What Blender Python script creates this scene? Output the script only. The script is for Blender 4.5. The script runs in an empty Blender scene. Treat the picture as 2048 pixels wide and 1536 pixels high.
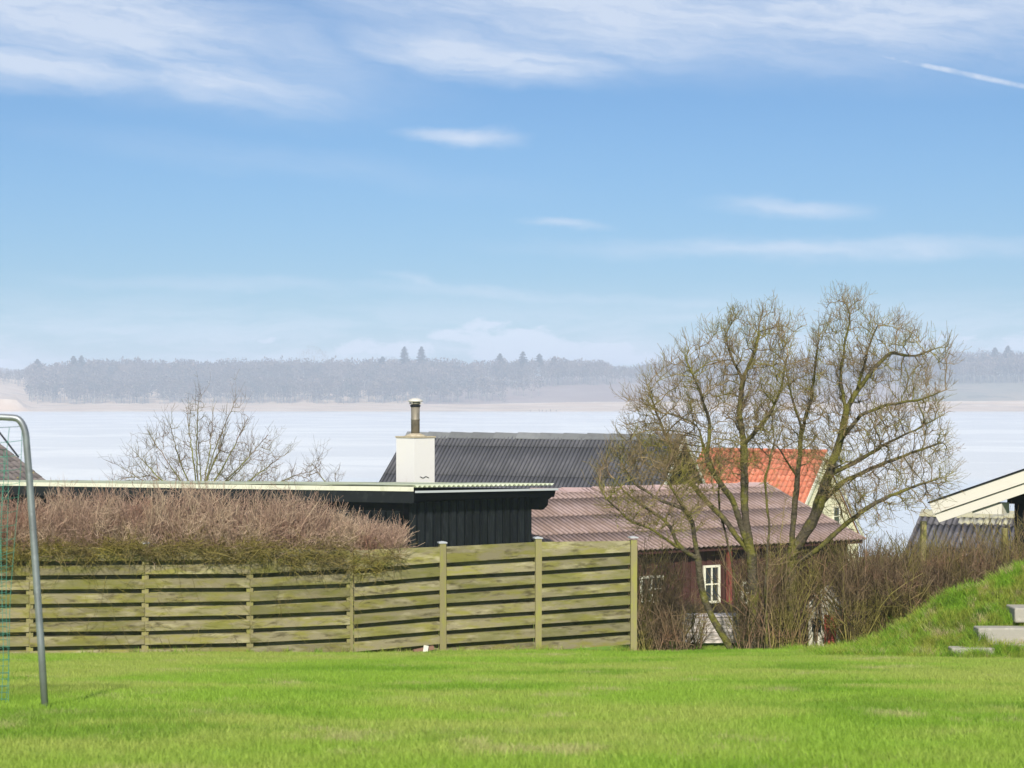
import bpy, math, random
import numpy as np
from mathutils import Vector, Matrix
random.seed(7)
R = math.radians
S = bpy.context.scene
COL = S.collection
F = 4000.0                                   # focal length, photograph pixels
def P(px, py, d):                            # a point d metres out on the sight line of a pixel of the photograph
    return Vector(((px - 1024) / F * d, d, (790 - py) / F * d))

# ------------------------------------------------------------------ camera
cam = bpy.data.objects.new('camera', bpy.data.cameras.new('camera'))
COL.objects.link(cam); S.camera = cam
cam.rotation_euler = (R(90) + math.atan(22 / F), 0, 0)
cam.data.sensor_width = 36.0
cam.data.lens = 36.0 * F / 2048
cam.data.clip_start = 0.1; cam.data.clip_end = 9000
cam.data.dof.use_dof = True
cam.data.dof.focus_distance = 62.0
cam.data.dof.aperture_fstop = 6.7

# ------------------------------------------------------------------ light
SUN_AZ, SUN_EL = R(181), R(34)               # azimuth clockwise from +Y: behind the camera, a little left
sun = bpy.data.objects.new('sun', bpy.data.lights.new('sun', 'SUN'))
COL.objects.link(sun)
sun.data.energy = 4.4; sun.data.angle = R(1.5); sun.data.color = (1.0, 0.955, 0.88)
sd = Vector((math.sin(SUN_AZ) * math.cos(SUN_EL), math.cos(SUN_AZ) * math.cos(SUN_EL), math.sin(SUN_EL)))
sun.rotation_euler = sd.to_track_quat('Z', 'Y').to_euler()
S.view_settings.view_transform = 'Standard'; S.view_settings.look = 'None'
S.view_settings.gamma = 1.0; S.view_settings.exposure = 0.45
S.view_settings.use_curve_mapping = False
S.cycles.volume_bounces = 1
S.cycles.max_bounces = 6; S.cycles.diffuse_bounces = 3; S.cycles.transparent_max_bounces = 8

W = bpy.data.worlds.new("World"); S.world = W; W.use_nodes = True
wt = W.node_tree; wt.nodes.clear()
class NT:
    """small helper to write node maths"""
    def __init__(s, t): s.t = t; s.N = t.nodes; s.L = t.links
    def put(s, sock, v):
        if isinstance(v, (int, float, tuple, list)):
            sock.default_value = v
        else: s.L.new(v, sock)
    def m(s, op, a, b=0.0, c=0.0, clamp=False):
        n = s.N.new('ShaderNodeMath'); n.operation = op; n.use_clamp = clamp
        s.put(n.inputs[0], a); s.put(n.inputs[1], b); s.put(n.inputs[2], c)
        return n.outputs[0]
    def xyz(s, x, y, z=0.0):
        n = s.N.new('ShaderNodeCombineXYZ')
        s.put(n.inputs[0], x); s.put(n.inputs[1], y); s.put(n.inputs[2], z)
        return n.outputs[0]
    def noise(s, vec, scale=1.0, detail=4.0, rough=0.55, dist=0.0, color=False):
        n = s.N.new('ShaderNodeTexNoise'); s.put(n.inputs['Vector'], vec)
        n.inputs['Scale'].default_value = scale; n.inputs['Detail'].default_value = detail
        n.inputs['Roughness'].default_value = rough; n.inputs['Distortion'].default_value = dist
        return n.outputs['Color' if color else 'Fac']
    def ramp(s, v, lo, hi, a=0.0, b=1.0):
        n = s.N.new('ShaderNodeMapRange'); n.interpolation_type = 'SMOOTHSTEP'
        s.put(n.inputs[0], v); n.inputs[1].default_value = lo; n.inputs[2].default_value = hi
        n.inputs[3].default_value = a; n.inputs[4].default_value = b
        return n.outputs[0]
    def mix(s, f, a, b, mode='MIX'):
        n = s.N.new('ShaderNodeMix'); n.data_type = 'RGBA'; n.blend_type = mode
        s.put(n.inputs[0], f)
        for i, v in ((6, a), (7, b)):
            if isinstance(v, (tuple, list)) and len(v) == 3: v = (*v, 1)
            s.put(n.inputs[i], v)
        return n.outputs[2]
w = NT(wt)
sky = wt.nodes.new('ShaderNodeTexSky'); sky.sky_type = 'NISHITA'; sky.sun_disc = False
sky.sun_elevation = SUN_EL; sky.sun_rotation = SUN_AZ
sky.altitude = 0; sky.air_density = 1.0; sky.dust_density = 0.3; sky.ozone_density = 3.0
tc = wt.nodes.new('ShaderNodeTexCoord')
sep = wt.nodes.new('ShaderNodeSeparateXYZ'); wt.links.new(tc.outputs['Generated'], sep.inputs[0])
az = w.m('MULTIPLY_ADD', w.m('ARCTAN2', sep.outputs[0], sep.outputs[1]), F, 1024.0)   # direction of the sky, by azimuth and elevation
el = w.m('MULTIPLY_ADD', w.m('ARCSINE', sep.outputs[2]), -F, 790.0)
wn = w.noise(w.xyz(w.m('MULTIPLY', az, .004), w.m('MULTIPLY', el, .010)), 1.0, 5, .6, color=True)
ws = wt.nodes.new('ShaderNodeSeparateColor'); wt.links.new(wn, ws.inputs[0])
azw = w.m('ADD', az, w.m('MULTIPLY_ADD', ws.outputs[0], 170.0, -85.0))
elw = w.m('ADD', el, w.m('MULTIPLY_ADD', ws.outputs[1], 70.0, -35.0))
def blob(cx, cy, rx, ry, ang, soft=1.0, warp=True):
    X = w.m('SUBTRACT', azw if warp else az, float(cx)); Y = w.m('SUBTRACT', elw if warp else el, float(cy))
    c, s_ = math.cos(R(ang)), math.sin(R(ang))
    u = w.m('ADD', w.m('MULTIPLY', X, c / rx), w.m('MULTIPLY', Y, s_ / rx))
    v = w.m('ADD', w.m('MULTIPLY', X, -s_ / ry), w.m('MULTIPLY', Y, c / ry))
    r = w.m('SQRT', w.m('ADD', w.m('MULTIPLY', u, u), w.m('MULTIPLY', v, v)))
    return w.ramp(r, 1.0, 1.0 - soft)
# long fibres of cirrus, running down to the right
fx = w.m('ADD', w.m('MULTIPLY', azw, .0030), w.m('MULTIPLY', elw, .0010))
fy = w.m('ADD', w.m('MULTIPLY', azw, -.0022), w.m('MULTIPLY', elw, .0150))
fib = w.noise(w.xyz(fx, fy, 3.1), 1.0, 9, .62, .6)
fib2 = w.noise(w.xyz(w.m('ADD', w.m('MULTIPLY', azw, .006), w.m('MULTIPLY', elw, .004)), w.m('ADD', w.m('MULTIPLY', azw, -.010), w.m('MULTIPLY', elw, .055)), 9.), 1.0, 7, .6, .4)
fibr = w.ramp(w.m('ADD', w.m('MULTIPLY', fib, .68), w.m('MULTIPLY', fib2, .32)), .29, .72)
big = w.ramp(w.noise(w.xyz(w.m('MULTIPLY', az, .0016), w.m('MULTIPLY', el, .005), 8.), 1.0, 3, .5), .35, .65, .45, 1.0)
cirrus = [(150, 40, 900, 200, 10, 1.0), (420, 170, 420, 75, 8, 1.), (60, 150, 520, 75, 3, 1.), (1500, 10, 1500, 210, 2, 1.1), (960, 115, 460, 75, 7, 1.1), (1350, 95, 640, 70, 3, .8),
          (915, 276, 170, 30, 4, .75), (1580, 418, 230, 32, 4, .62), (1125, 452, 120, 17, 3, .5), (1650, 505, 800, 34, 1, .62), (560, 330, 700, 50, 6, .16),
          (1150, 595, 800, 20, 3, .42), (830, 565, 130, 18, 12, .42), (450, 570, 520, 24, 2, .3), (1500, 640, 700, 26, 1, .4), (1650, 120, 260, 30, 12, .45), (250, 660, 420, 22, 1, .45)]
tot = None
for (cx, cy, rx, ry, an, am) in cirrus:
    b = w.m('MULTIPLY', blob(cx, cy, rx, ry, an), am)
    tot = b if tot is None else w.m('MAXIMUM', tot, b)
hi_veil = w.ramp(el, 20.0, -900.0, 0.0, .75)     # the veil of high cloud goes on overhead
tot = w.m('MAXIMUM', tot, w.m('MULTIPLY', hi_veil, big))
cir = w.m('MULTIPLY', w.m('MULTIPLY', tot, 1.5), w.m('MULTIPLY_ADD', fibr, .62, .34), clamp=True)
# a contrail
trail = w.m('MULTIPLY', blob(1900, 164, 290, 9, 14.0, .9, False), w.ramp(w.noise(w.xyz(w.m('MULTIPLY', az, .02), w.m('MULTIPLY', el, .04)), 1., 4), .3, .6, .4, 1.))
# low cumulus bank and milky band over the far shore
cn = w.noise(w.xyz(w.m('MULTIPLY', az, .010), w.m('MULTIPLY', el, .022), 5.), 1.0, 7, .58)
low = w.ramp(el, 540.0, 720.0, 0.0, .7)
lown = w.m('MULTIPLY', low, w.ramp(w.noise(w.xyz(w.m('MULTIPLY', azw, .0035), w.m('MULTIPLY', elw, .022), 1.), 1., 7, .6), .36, .62, .15, 1.))
cum = None
for (cx, cy, rx, ry, an, am) in [(1050, 688, 260, 66, 6, 1.), (1210, 708, 170, 44, 10, 1.), (770, 700, 150, 34, 0, .8), (20, 735, 120, 30, 3, .9), (470, 690, 160, 20, 0, .5), (1950, 690, 240, 30, 0, .6)]:
    b = w.m('MULTIPLY', blob(cx, cy, rx, ry, an, .8), am)
    cum = b if cum is None else w.m('MAXIMUM', cum, b)
cumd = w.m('MULTIPLY', w.ramp(w.m('ADD', w.m('MULTIPLY', cum, .42), w.m('MULTIPLY', w.m('SUBTRACT', cn, .5), 1.3)), .07, .30), w.ramp(cum, .02, .3))
cl = w.m('MAXIMUM', w.m('MAXIMUM', cir, trail), w.m('MAXIMUM', lown, cumd))
cl = w.m('MULTIPLY', cl, .80)
SKY_TINT = (0.60, 0.875, 1.18)
skyc = w.mix(1.0, sky.outputs[0], w.mix(w.ramp(el, 250., 740.), (*SKY_TINT, 1), (0.49, 0.765, 1.10, 1)), 'MULTIPLY')
cloudc = (9.3, 10.2, 11.9)
final = w.mix(cl, skyc, cloudc)
bg = wt.nodes.new('ShaderNodeBackground'); wt.links.new(final, bg.inputs[0]); bg.inputs[1].default_value = 0.058
wo = wt.nodes.new('ShaderNodeOutputWorld'); wt.links.new(bg.outputs[0], wo.inputs[0])

# ------------------------------------------------------------------ mesh helpers
class MB:
    def __init__(s): s.v = []; s.f = []
    def add(s, vs, fs):
        o = len(s.v); s.v += [tuple(x) for x in vs]; s.f += [tuple(i + o for i in f) for f in fs]; return s
    def box(s, x0, x1, y0, y1, z0, z1, M=None):
        vs = [Vector((x, y, z)) for z in (z0, z1) for y in (y0, y1) for x in (x0, x1)]
        if M is not None: vs = [M @ q for q in vs]
        return s.add(vs, [(0, 2, 3, 1), (4, 5, 7, 6), (0, 1, 5, 4), (1, 3, 7, 5), (3, 2, 6, 7), (2, 0, 4, 6)])
    def poly(s, pts, d):                      # polygon extruded by vector d
        n = len(pts); d = Vector(d); a = [Vector(q) for q in pts]; b = [q + d for q in a]
        return s.add(a + b, [tuple(range(n))[::-1], tuple(range(n, 2 * n))] + [(i, (i + 1) % n, n + (i + 1) % n, n + i) for i in range(n)])
    def tube(s, pts, rad, k=8, cap=True):
        pts = [Vector(q) for q in pts]; n = len(pts)
        if not hasattr(rad, '__len__'): rad = [rad] * n
        vs = []; ref = None
        for i, q in enumerate(pts):
            t = (pts[min(i + 1, n - 1)] - pts[max(i - 1, 0)]).normalized()
            if ref is None:
                ref = t.cross(Vector((0, 0, 1)) if abs(t.z) < .9 else Vector((1, 0, 0))).normalized()
            ref = (ref - t * ref.dot(t)).normalized(); b = t.cross(ref)
            for j in range(k):
                a = 2 * math.pi * j / k
                vs.append(q + (ref * math.cos(a) + b * math.sin(a)) * rad[i])
        fs = [(i * k + j, i * k + (j + 1) % k, (i + 1) * k + (j + 1) % k, (i + 1) * k + j) for i in range(n - 1) for j in range(k)]
        if cap: fs += [tuple(range(k))[::-1], tuple(range((n - 1) * k, n * k))]
        return s.add(vs, fs)
    def mesh(s, name, mat, smooth=False):
        me = bpy.data.meshes.new(name); me.from_pydata(s.v, [], s.f); me.update()
        if mat: me.materials.append(mat)
        if smooth: me.polygons.foreach_set('use_smooth', [True] * len(me.polygons))
        return me
    def build(s, name, mat, parent=None, smooth=False):
        return link(name, s.mesh(name, mat, smooth), parent)
def link(name, me, parent=None, M=None):
    o = bpy.data.objects.new(name, me); COL.objects.link(o)
    if parent is not None: o.parent = parent
    if M is not None: o.matrix_local = M
    return o
def tag(o, label=None, cat=None, group=None, kind=None):
    if label: o['label'] = label
    if cat: o['category'] = cat
    if group: o['group'] = group
    if kind: o['kind'] = kind
    return o
def empty(name, loc, rz=0.0, **kw):
    o = bpy.data.objects.new(name, None); COL.objects.link(o)
    o.location = loc; o.rotation_euler = (0, 0, rz); return tag(o, **kw)
def np_mesh(name, V, Q, mat, k=4, smooth=False):
    me = bpy.data.meshes.new(name); n = len(Q)
    me.vertices.add(len(V)); me.vertices.foreach_set('co', np.ascontiguousarray(V, dtype=np.float32).ravel())
    me.loops.add(n * k); me.loops.foreach_set('vertex_index', np.ascontiguousarray(Q, dtype=np.int32).ravel())
    me.polygons.add(n); me.polygons.foreach_set('loop_start', np.arange(0, n * k, k, dtype=np.int32))
    try: me.polygons.foreach_set('loop_total', np.full(n, k, dtype=np.int32))
    except Exception: pass
    if smooth: me.polygons.foreach_set('use_smooth', np.ones(n, dtype=bool))
    me.update(calc_edges=True); me.materials.append(mat)
    return me
def tubes_np(Pt, Rd, k=3):                    # (n, m, 3) polylines with (n, m) radii -> verts, quads
    n, m, _ = Pt.shape
    T = np.gradient(Pt, axis=1); T /= np.linalg.norm(T, axis=2, keepdims=True) + 1e-9
    ref = np.cross(T[:, :1], np.array([.31, .87, .12])); ref /= np.linalg.norm(ref, axis=2, keepdims=True) + 1e-9
    A = ref - T * (ref * T).sum(2, keepdims=True); A /= np.linalg.norm(A, axis=2, keepdims=True) + 1e-9
    B = np.cross(T, A)
    an = np.arange(k) * 2 * np.pi / k
    V = Pt[:, :, None] + (A[:, :, None] * np.cos(an)[:, None] + B[:, :, None] * np.sin(an)[:, None]) * Rd[:, :, None, None]
    V = V.reshape(-1, 3)
    i, j, l = np.meshgrid(np.arange(n), np.arange(m - 1), np.arange(k), indexing='ij')
    b = i * m * k + j * k
    Q = np.stack([b + l, b + (l + 1) % k, b + k + (l + 1) % k, b + k + l], -1).reshape(-1, 4)
    return V, Q
def join_np(parts):
    Vs, Qs, o = [], [], 0
    for V, Q in parts:
        Vs.append(V); Qs.append(Q + o); o += len(V)
    return np.concatenate(Vs), np.concatenate(Qs)

# ------------------------------------------------------------------ materials
def mat(name, base, rough=.8, cols=(), bump=None, spec=.3, metal=0.0, coord='Object', island=0.0, transl=0.0, scalev=(1, 1, 1), rand=0.0, trough=0.0):
    """cols: (colour, noise scale, threshold lo, hi, strength) layers of stain, wear or growth over the base colour"""
    m_ = bpy.data.materials.new(name); m_.use_nodes = True
    t = m_.node_tree; n = NT(t); bs = t.nodes['Principled BSDF']
    tcn = t.nodes.new('ShaderNodeTexCoord'); src = tcn.outputs[coord] if coord != 'World' else None
    if coord == 'World':
        g = t.nodes.new('ShaderNodeNewGeometry'); src = g.outputs['Position']
    vm = t.nodes.new('ShaderNodeVectorMath'); vm.operation = 'MULTIPLY'
    t.links.new(src, vm.inputs[0]); vm.inputs[1].default_value = scalev; vec = vm.outputs[0]
    if rand:
        oi = t.nodes.new('ShaderNodeObjectInfo'); va = t.nodes.new('ShaderNodeVectorMath'); va.operation = 'ADD'
        t.links.new(vec, va.inputs[0]); t.links.new(n.xyz(n.m('MULTIPLY', oi.outputs['Random'], 37.), n.m('MULTIPLY', oi.outputs['Random'], 91.)), va.inputs[1]); vec = va.outputs[0]
    c = (*base, 1)
    for i, (cc, sc, lo, hi, st) in enumerate(cols):
        va = t.nodes.new('ShaderNodeVectorMath'); va.operation = 'ADD'; va.inputs[1].default_value = (i * 7.3, i * 3.1, i)
        t.links.new(vec, va.inputs[0])
        f = n.ramp(n.noise(va.outputs[0], sc, 6, .6), lo, hi, 0., st)
        c = n.mix(f, c, cc)
    if trough:                                  # darker along the valleys of a corrugated sheet
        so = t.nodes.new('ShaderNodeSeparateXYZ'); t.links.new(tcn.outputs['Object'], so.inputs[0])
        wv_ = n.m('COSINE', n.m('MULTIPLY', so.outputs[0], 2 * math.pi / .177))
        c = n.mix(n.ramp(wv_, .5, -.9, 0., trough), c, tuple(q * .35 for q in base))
    v = None
    if island:
        g2 = t.nodes.new('ShaderNodeNewGeometry')
        v = n.m('MULTIPLY_ADD', g2.outputs['Random Per Island'], 2 * island, 1 - island)
    if rand:
        v2 = n.m('MULTIPLY_ADD', oi.outputs['Random'], 2 * rand, 1 - rand)
        v = v2 if v is None else n.m('MULTIPLY', v, v2)
    if v is not None:
        h = t.nodes.new('ShaderNodeHueSaturation'); t.links.new(v, h.inputs['Value'])
        if isinstance(c, tuple): h.inputs['Color'].default_value = c
        else: t.links.new(c, h.inputs['Color'])
        c = h.outputs[0]
    n.put(bs.inputs['Base Color'], c)
    bs.inputs['Roughness'].default_value = rough; bs.inputs['Metallic'].default_value = metal
    bs.inputs['Specular IOR Level'].default_value = spec
    if bump:
        bn = t.nodes.new('ShaderNodeBump'); bn.inputs['Strength'].default_value = bump[1]; bn.inputs['Distance'].default_value = bump[2]
        t.links.new(n.noise(vec, bump[0], 6, .6), bn.inputs['Height']); t.links.new(bn.outputs[0], bs.inputs['Normal'])
    if transl:
        tr = t.nodes.new('ShaderNodeBsdfTranslucent'); n.put(tr.inputs['Color'], c)
        mx = t.nodes.new('ShaderNodeMixShader'); mx.inputs[0].default_value = transl
        t.links.new(bs.outputs[0], mx.inputs[1]); t.links.new(tr.outputs[0], mx.inputs[2])
        t.links.new(mx.outputs[0], t.nodes['Material Output'].inputs['Surface'])
    return m_
GRASS_COLS = [((.37, .42, .095), .45, .40, .60, .85), ((.15, .29, .02), .7, .50, .64, .75), ((.48, .42, .20), 1.7, .56, .70, .7)]
M_grass = mat('mown_grass', (.262, .405, .046), .6, GRASS_COLS, coord='World', island=.20, transl=.35, spec=.15, scalev=(.7, .7, 1))
M_turf = mat('turf_soil', (.22, .33, .04), .9, GRASS_COLS, bump=(30, .5, .03), coord='World', spec=.1, scalev=(.7, .35, 1))
M_mgrass = mat('rough_grass', (.22, .38, .03), .6, [((.34, .36, .06), 2.6, .44, .6, .9), ((.07, .16, .015), 3.0, .52, .66, .7), ((.56, .45, .24), 3.0, .56, .66, .85)],
               coord='World', island=.35, transl=.35, spec=.15)
M_mturf = mat('rough_turf', (.14, .22, .025), .9, [((.2, .22, .05), 2.6, .4, .6, .8)], bump=(12, .6, .05), coord='World', spec=.1)
M_reed = mat('reed_meadow', (.50, .36, .24), .9, [((.62, .50, .38), .03, .45, .6, .7), ((.28, .22, .16), .02, .5, .65, .6)], coord='World', scalev=(1, 3, 1))
M_fence = mat('green_grey_board', (.215, .186, .105), .85, [((.20, .185, .04), 1.6, .42, .62, .85), ((.36, .32, .19), 1.3, .50, .70, .75), ((.075, .062, .03), 2.2, .52, .70, .85), ((.13, .13, .03), .6, .48, .62, .6)],
              bump=(6, .35, .01), spec=.1, scalev=(1.6, 6, 6), rand=.22)
M_post = mat('green_grey_post', (.235, .205, .095), .85, [((.26, .25, .06), 3, .45, .65, .8)], bump=(8, .4, .01), spec=.1, scalev=(5, 5, 1.2), rand=.1)
M_cap = mat('post_cap_zinc', (.42, .42, .42), .5, [((.4, .4, .36), 20, .5, .7, .6)], spec=.4)
M_blackwood = mat('black_painted_wood', (.0015, .0018, .002), .9, [((.004, .0045, .005), 4, .5, .7, .7)], bump=(9, .4, .006), spec=.04, scalev=(6, 6, 1), rand=.2)  # nearly black: shade in the gaps between boards is put into the colour
M_blacktrim = mat('black_trim', (.012, .013, .015), .8, [((.035, .035, .036), 3, .5, .7, .6)], spec=.15)
M_cream = mat('cream_trim', (.72, .68, .55), .7, [((.52, .50, .34), 3, .5, .7, .6)], spec=.2)
M_greenroof = mat('pale_green_roof_sheet', (.42, .45, .30), .85, [((.50, .52, .40), .8, .42, .62, .8), ((.30, .33, .17), 3, .52, .68, .7)], spec=.1, rand=.06)
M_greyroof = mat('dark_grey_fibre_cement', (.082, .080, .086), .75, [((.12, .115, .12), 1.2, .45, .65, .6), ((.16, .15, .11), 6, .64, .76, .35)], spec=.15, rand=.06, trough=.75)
M_ridge = mat('grey_ridge_cap', (.17, .172, .168), .75, [((.12, .12, .12), 3, .45, .7, .6)], spec=.2, rand=.22)
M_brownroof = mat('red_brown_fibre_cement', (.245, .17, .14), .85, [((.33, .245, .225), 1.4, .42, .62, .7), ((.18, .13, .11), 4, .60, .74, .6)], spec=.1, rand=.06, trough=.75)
M_brownridge = mat('pale_brown_ridge_cap', (.44, .31, .28), .85, [((.30, .22, .19), 4, .5, .7, .6)], spec=.1, rand=.08)
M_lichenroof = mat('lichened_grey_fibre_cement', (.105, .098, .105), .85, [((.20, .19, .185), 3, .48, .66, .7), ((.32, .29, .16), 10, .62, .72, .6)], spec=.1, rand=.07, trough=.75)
M_lichenridge = mat('lichened_ridge_cap', (.40, .37, .24), .85, [((.25, .24, .21), 3, .45, .6, .8)], spec=.1)
M_tile = mat('orange_clay_tile', (.46, .145, .08), .8, [((.54, .22, .14), 3, .45, .65, .8), ((.30, .10, .06), 5, .6, .75, .6)], spec=.12, rand=.2)
M_btile = mat('brown_concrete_tile', (.15, .125, .115), .85, [((.42, .34, .08), 2.2, .60, .68, .9), ((.22, .19, .16), 5, .5, .7, .6)], spec=.1, rand=.18)
M_white = mat('white_render', (.68, .65, .60), .85, [((.70, .66, .56), 1.2, .5, .75, .5), ((.50, .44, .33), 5, .60, .76, .5)], bump=(30, .15, .004), spec=.15)
M_whitewood = mat('white_paint_wood', (.66, .62, .51), .7, [((.60, .56, .44), 2.5, .5, .72, .6)], spec=.25)
M_yellow = mat('pale_yellow_render', (.74, .67, .48), .85, [((.62, .55, .36), 1, .5, .7, .5)], spec=.15)
M_redwood = mat('dark_red_wood', (.060, .026, .021), .8, [((.06, .02, .018), 3, .45, .7, .7)], spec=.15, scalev=(4, 4, 1), rand=.15)
M_redpost = mat('red_painted_post', (.20, .05, .04), .7, [((.2, .05, .03), 4, .5, .7, .6)], spec=.2)
M_glass = mat('dark_window_glass', (.03, .035, .04), .08, spec=.6)
M_galv = mat('galvanised_tube', (.27, .29, .29), .45, [((.16, .16, .165), 3, .45, .65, .7), ((.36, .38, .38), 14, .55, .7, .5)], spec=.5, metal=.55)
M_net = mat('green_net_cord', (.07, .25, .19), .7, spec=.2, island=.2)
M_pipe = mat('weathered_flue_metal', (.26, .225, .165), .5, [((.15, .13, .10), 4, .45, .65, .7), ((.40, .37, .30), 2, .55, .7, .5)], spec=.4, metal=.4)
M_cowl = mat('pale_cowl_metal', (.62, .58, .50), .5, [((.40, .36, .28), 9, .5, .7, .5)], spec=.4, metal=.2)
M_mortar = mat('lichened_mortar', (.40, .33, .22), .9, [((.55, .48, .34), 8, .45, .6, .8)], spec=.1)
M_weathered = mat('silver_grey_board', (.56, .50, .46), .85, [((.30, .27, .24), 3, .45, .65, .8)], bump=(8, .4, .01), spec=.1, scalev=(1, 5, 8), rand=.15)
M_sleeper = mat('pale_concrete_step', (.33, .305, .255), .9, [((.36, .33, .26), 2.5, .45, .65, .7), ((.50, .46, .38), 7, .55, .7, .5)], bump=(20, .4, .01), spec=.1)
M_bark = mat('mossy_bark', (.095, .078, .05), .95, [((.155, .145, .03), 3.2, .44, .58, .85), ((.05, .042, .03), 7, .5, .66, .7), ((.22, .19, .12), 14, .58, .7, .6)], bump=(22, 1.0, .05), coord='World', spec=.05)
M_twig = mat('mossy_twig', (.25, .185, .095), .95, [((.22, .21, .035), 1.6, .46, .60, .8), ((.27, .17, .12), 4, .52, .66, .7)], coord='World', spec=.05, island=.35)
M_stwig = mat('brown_shrub_twig', (.19, .135, .08), .95, [((.21, .185, .045), 1.1, .46, .6, .8), ((.28, .16, .10), 1.8, .52, .66, .8)], coord='World', spec=.05, island=.45)
M_pinktwig = mat('pink_brown_hedge_twig', (.40, .27, .195), .95, [((.54, .41, .28), 2.2, .46, .6, .8), ((.25, .10, .07), 1.3, .52, .66, .7)], coord='World', spec=.05, island=.45)
M_olive = mat('olive_mossy_twig', (.19, .15, .05), .95, [((.24, .20, .04), 2.0, .48, .62, .8), ((.14, .10, .05), 2.6, .5, .65, .8)], coord='World', spec=.05, island=.45)
M_bushtwig = mat('far_shrub_twig', (.19, .13, .08), .95, [((.20, .18, .06), .9, .45, .6, .7)], coord='World', spec=.05, island=.3)
M_farwood = mat('far_bare_wood', (.085, .068, .062), .95, [((.19, .145, .12), .05, .42, .60, .9), ((.035, .048, .045), .035, .52, .62, .9), ((.12, .09, .07), .12, .45, .6, .7)], coord='World', spec=.0, island=.5)
M_fartrunk = mat('far_pale_trunk', (.30, .28, .24), .95, coord='World', spec=.0, island=.4)
M_conifer = mat('far_conifer', (.020, .035, .028), .95, spec=.0, island=.4)
M_paletree = mat('far_pale_tree', (.20, .175, .14), .95, spec=.0, island=.3)
M_stain = mat('red_paint', (.36, .07, .05), .6, spec=.3)

# ------------------------------------------------------------------ terrain
prof = np.array([(-400, -1.6), (8.2, -1.6), (9.6, -1.70), (13.3, -2.10), (30.4, -3.90), (31.4, -4.14), (36, -4.44), (44, -5.4), (60, -6.8), (100, -9.4), (130, -11.2), (160, -13.0), (185, -14.6), (1500, -15.5), (1585, -13.9), (1603, -13.15), (1730, -7.9), (1900, 5.0), (2000, 12.0), (2300, 20.0), (3200, 24.0)])
def ground(x, y):
    z = np.interp(y, prof[:, 0], prof[:, 1])
    x = np.asarray(x, float); y = np.asarray(y, float)
    near = np.clip((60 - y) / 30, 0, 1) * np.clip((y - 3) / 8, 0, 1)
    z = z + near * .02 * np.sin(x * 1.3 + y * .7) * np.sin(y * .9)
    far = np.clip((y - 1600) / 60, 0, 1)
    fx_ = x / np.maximum(y, 1) * F + 1024
    lift = np.interp(fx_, [-600, 0, 60, 140, 950, 1080, 1200, 1330, 1700, 1880, 2048, 2600], [4, 6, 0, -1.0, 0, 2.4, 4.0, 4.5, 2, 5, 6, 6])
    field = np.clip((y - 1700) / 60, 0, 1)
    z = z + far * field * lift
    cliff = np.clip((y - 1604) / 6, 0, 1) * np.interp(fx_, [-600, 0, 34, 48, 60], [9, 9.5, 9, 3, 0]) * np.clip((1700 - y) / 30, 0, 1)
    return z + cliff
ys = np.concatenate([np.linspace(-300, 4, 8), np.arange(5, 46, .5), np.linspace(46, 200, 50), np.linspace(230, 1580, 20), np.arange(1590, 1780, 5), np.linspace(1790, 3200, 30)])
us = np.concatenate([np.linspace(-2.2, -.4, 10), np.linspace(-.36, .36, 181), np.linspace(.4, 2.2, 10)])
YY, UU = np.meshgrid(ys, us, indexing='ij')
XX = UU * np.maximum(np.abs(YY), 30)
def grid_mesh(name, X, Y, Z, m_, smooth=True):
    a, b = X.shape
    V = np.stack([X, Y, Z], -1).reshape(-1, 3)
    i, j = np.meshgrid(np.arange(a - 1), np.arange(b - 1), indexing='ij'); q = i * b + j
    Q = np.stack([q, q + 1, q + b + 1, q + b], -1).reshape(-1, 4)
    return np_mesh(name, V, Q, m_, smooth=smooth)
me = grid_mesh('ground', XX, YY, ground(XX, YY), M_turf)
me.materials.append(M_reed)
M_field = mat('far_ploughed_field', (.24, .17, .14), .95, [((.30, .23, .19), .01, .45, .6, .6)], coord='World')
me.materials.append(M_field)
M_slope = mat('far_scrub_slope', (.20, .19, .14), .95, [((.27, .22, .16), .015, .42, .6, .8), ((.10, .11, .08), .03, .55, .66, .8)], coord='World'); me.materials.append(M_slope)
cx = np.empty(len(me.polygons) * 3, np.float32); me.polygons.foreach_get('center', cx); cx = cx.reshape(-1, 3)
mi = np.zeros(len(cx), np.int32); fpx = cx[:, 0] / np.maximum(cx[:, 1], 1) * F + 1024
mi[cx[:, 1] > 190] = 1
mi[(cx[:, 1] > 1728) & (fpx > 850)] = 2; mi[(cx[:, 1] > 1728) & (fpx > 1820)] = 3
me.polygons.foreach_set('material_index', mi)
tag(link('ground', me), kind='structure')

# water
M_water = bpy.data.materials.new('fjord_water'); M_water.use_nodes = True
t = M_water.node_tree; n = NT(t); bs = t.nodes['Principled BSDF']
g = t.nodes.new('ShaderNodeNewGeometry'); sp = t.nodes.new('ShaderNodeSeparateXYZ'); t.links.new(g.outputs['Position'], sp.inputs[0])
wv = n.xyz(n.m('MULTIPLY', sp.outputs[0], .05), n.m('MULTIPLY', sp.outputs[1], .05))
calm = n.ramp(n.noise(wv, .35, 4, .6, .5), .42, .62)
c = n.mix(calm, (.80, .74, .66), (.94, .87, .76))  # sky glare on the far water is painted into this pale colour
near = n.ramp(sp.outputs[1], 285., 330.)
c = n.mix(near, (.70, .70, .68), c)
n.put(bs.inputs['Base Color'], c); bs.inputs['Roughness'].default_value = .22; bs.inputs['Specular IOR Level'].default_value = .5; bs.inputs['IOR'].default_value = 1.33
wv2 = n.xyz(n.m('MULTIPLY', sp.outputs[0], .35), n.m('MULTIPLY', sp.outputs[1], .9))
bn = t.nodes.new('ShaderNodeBump'); bn.inputs['Strength'].default_value = .5; bn.inputs['Distance'].default_value = .25
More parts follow.
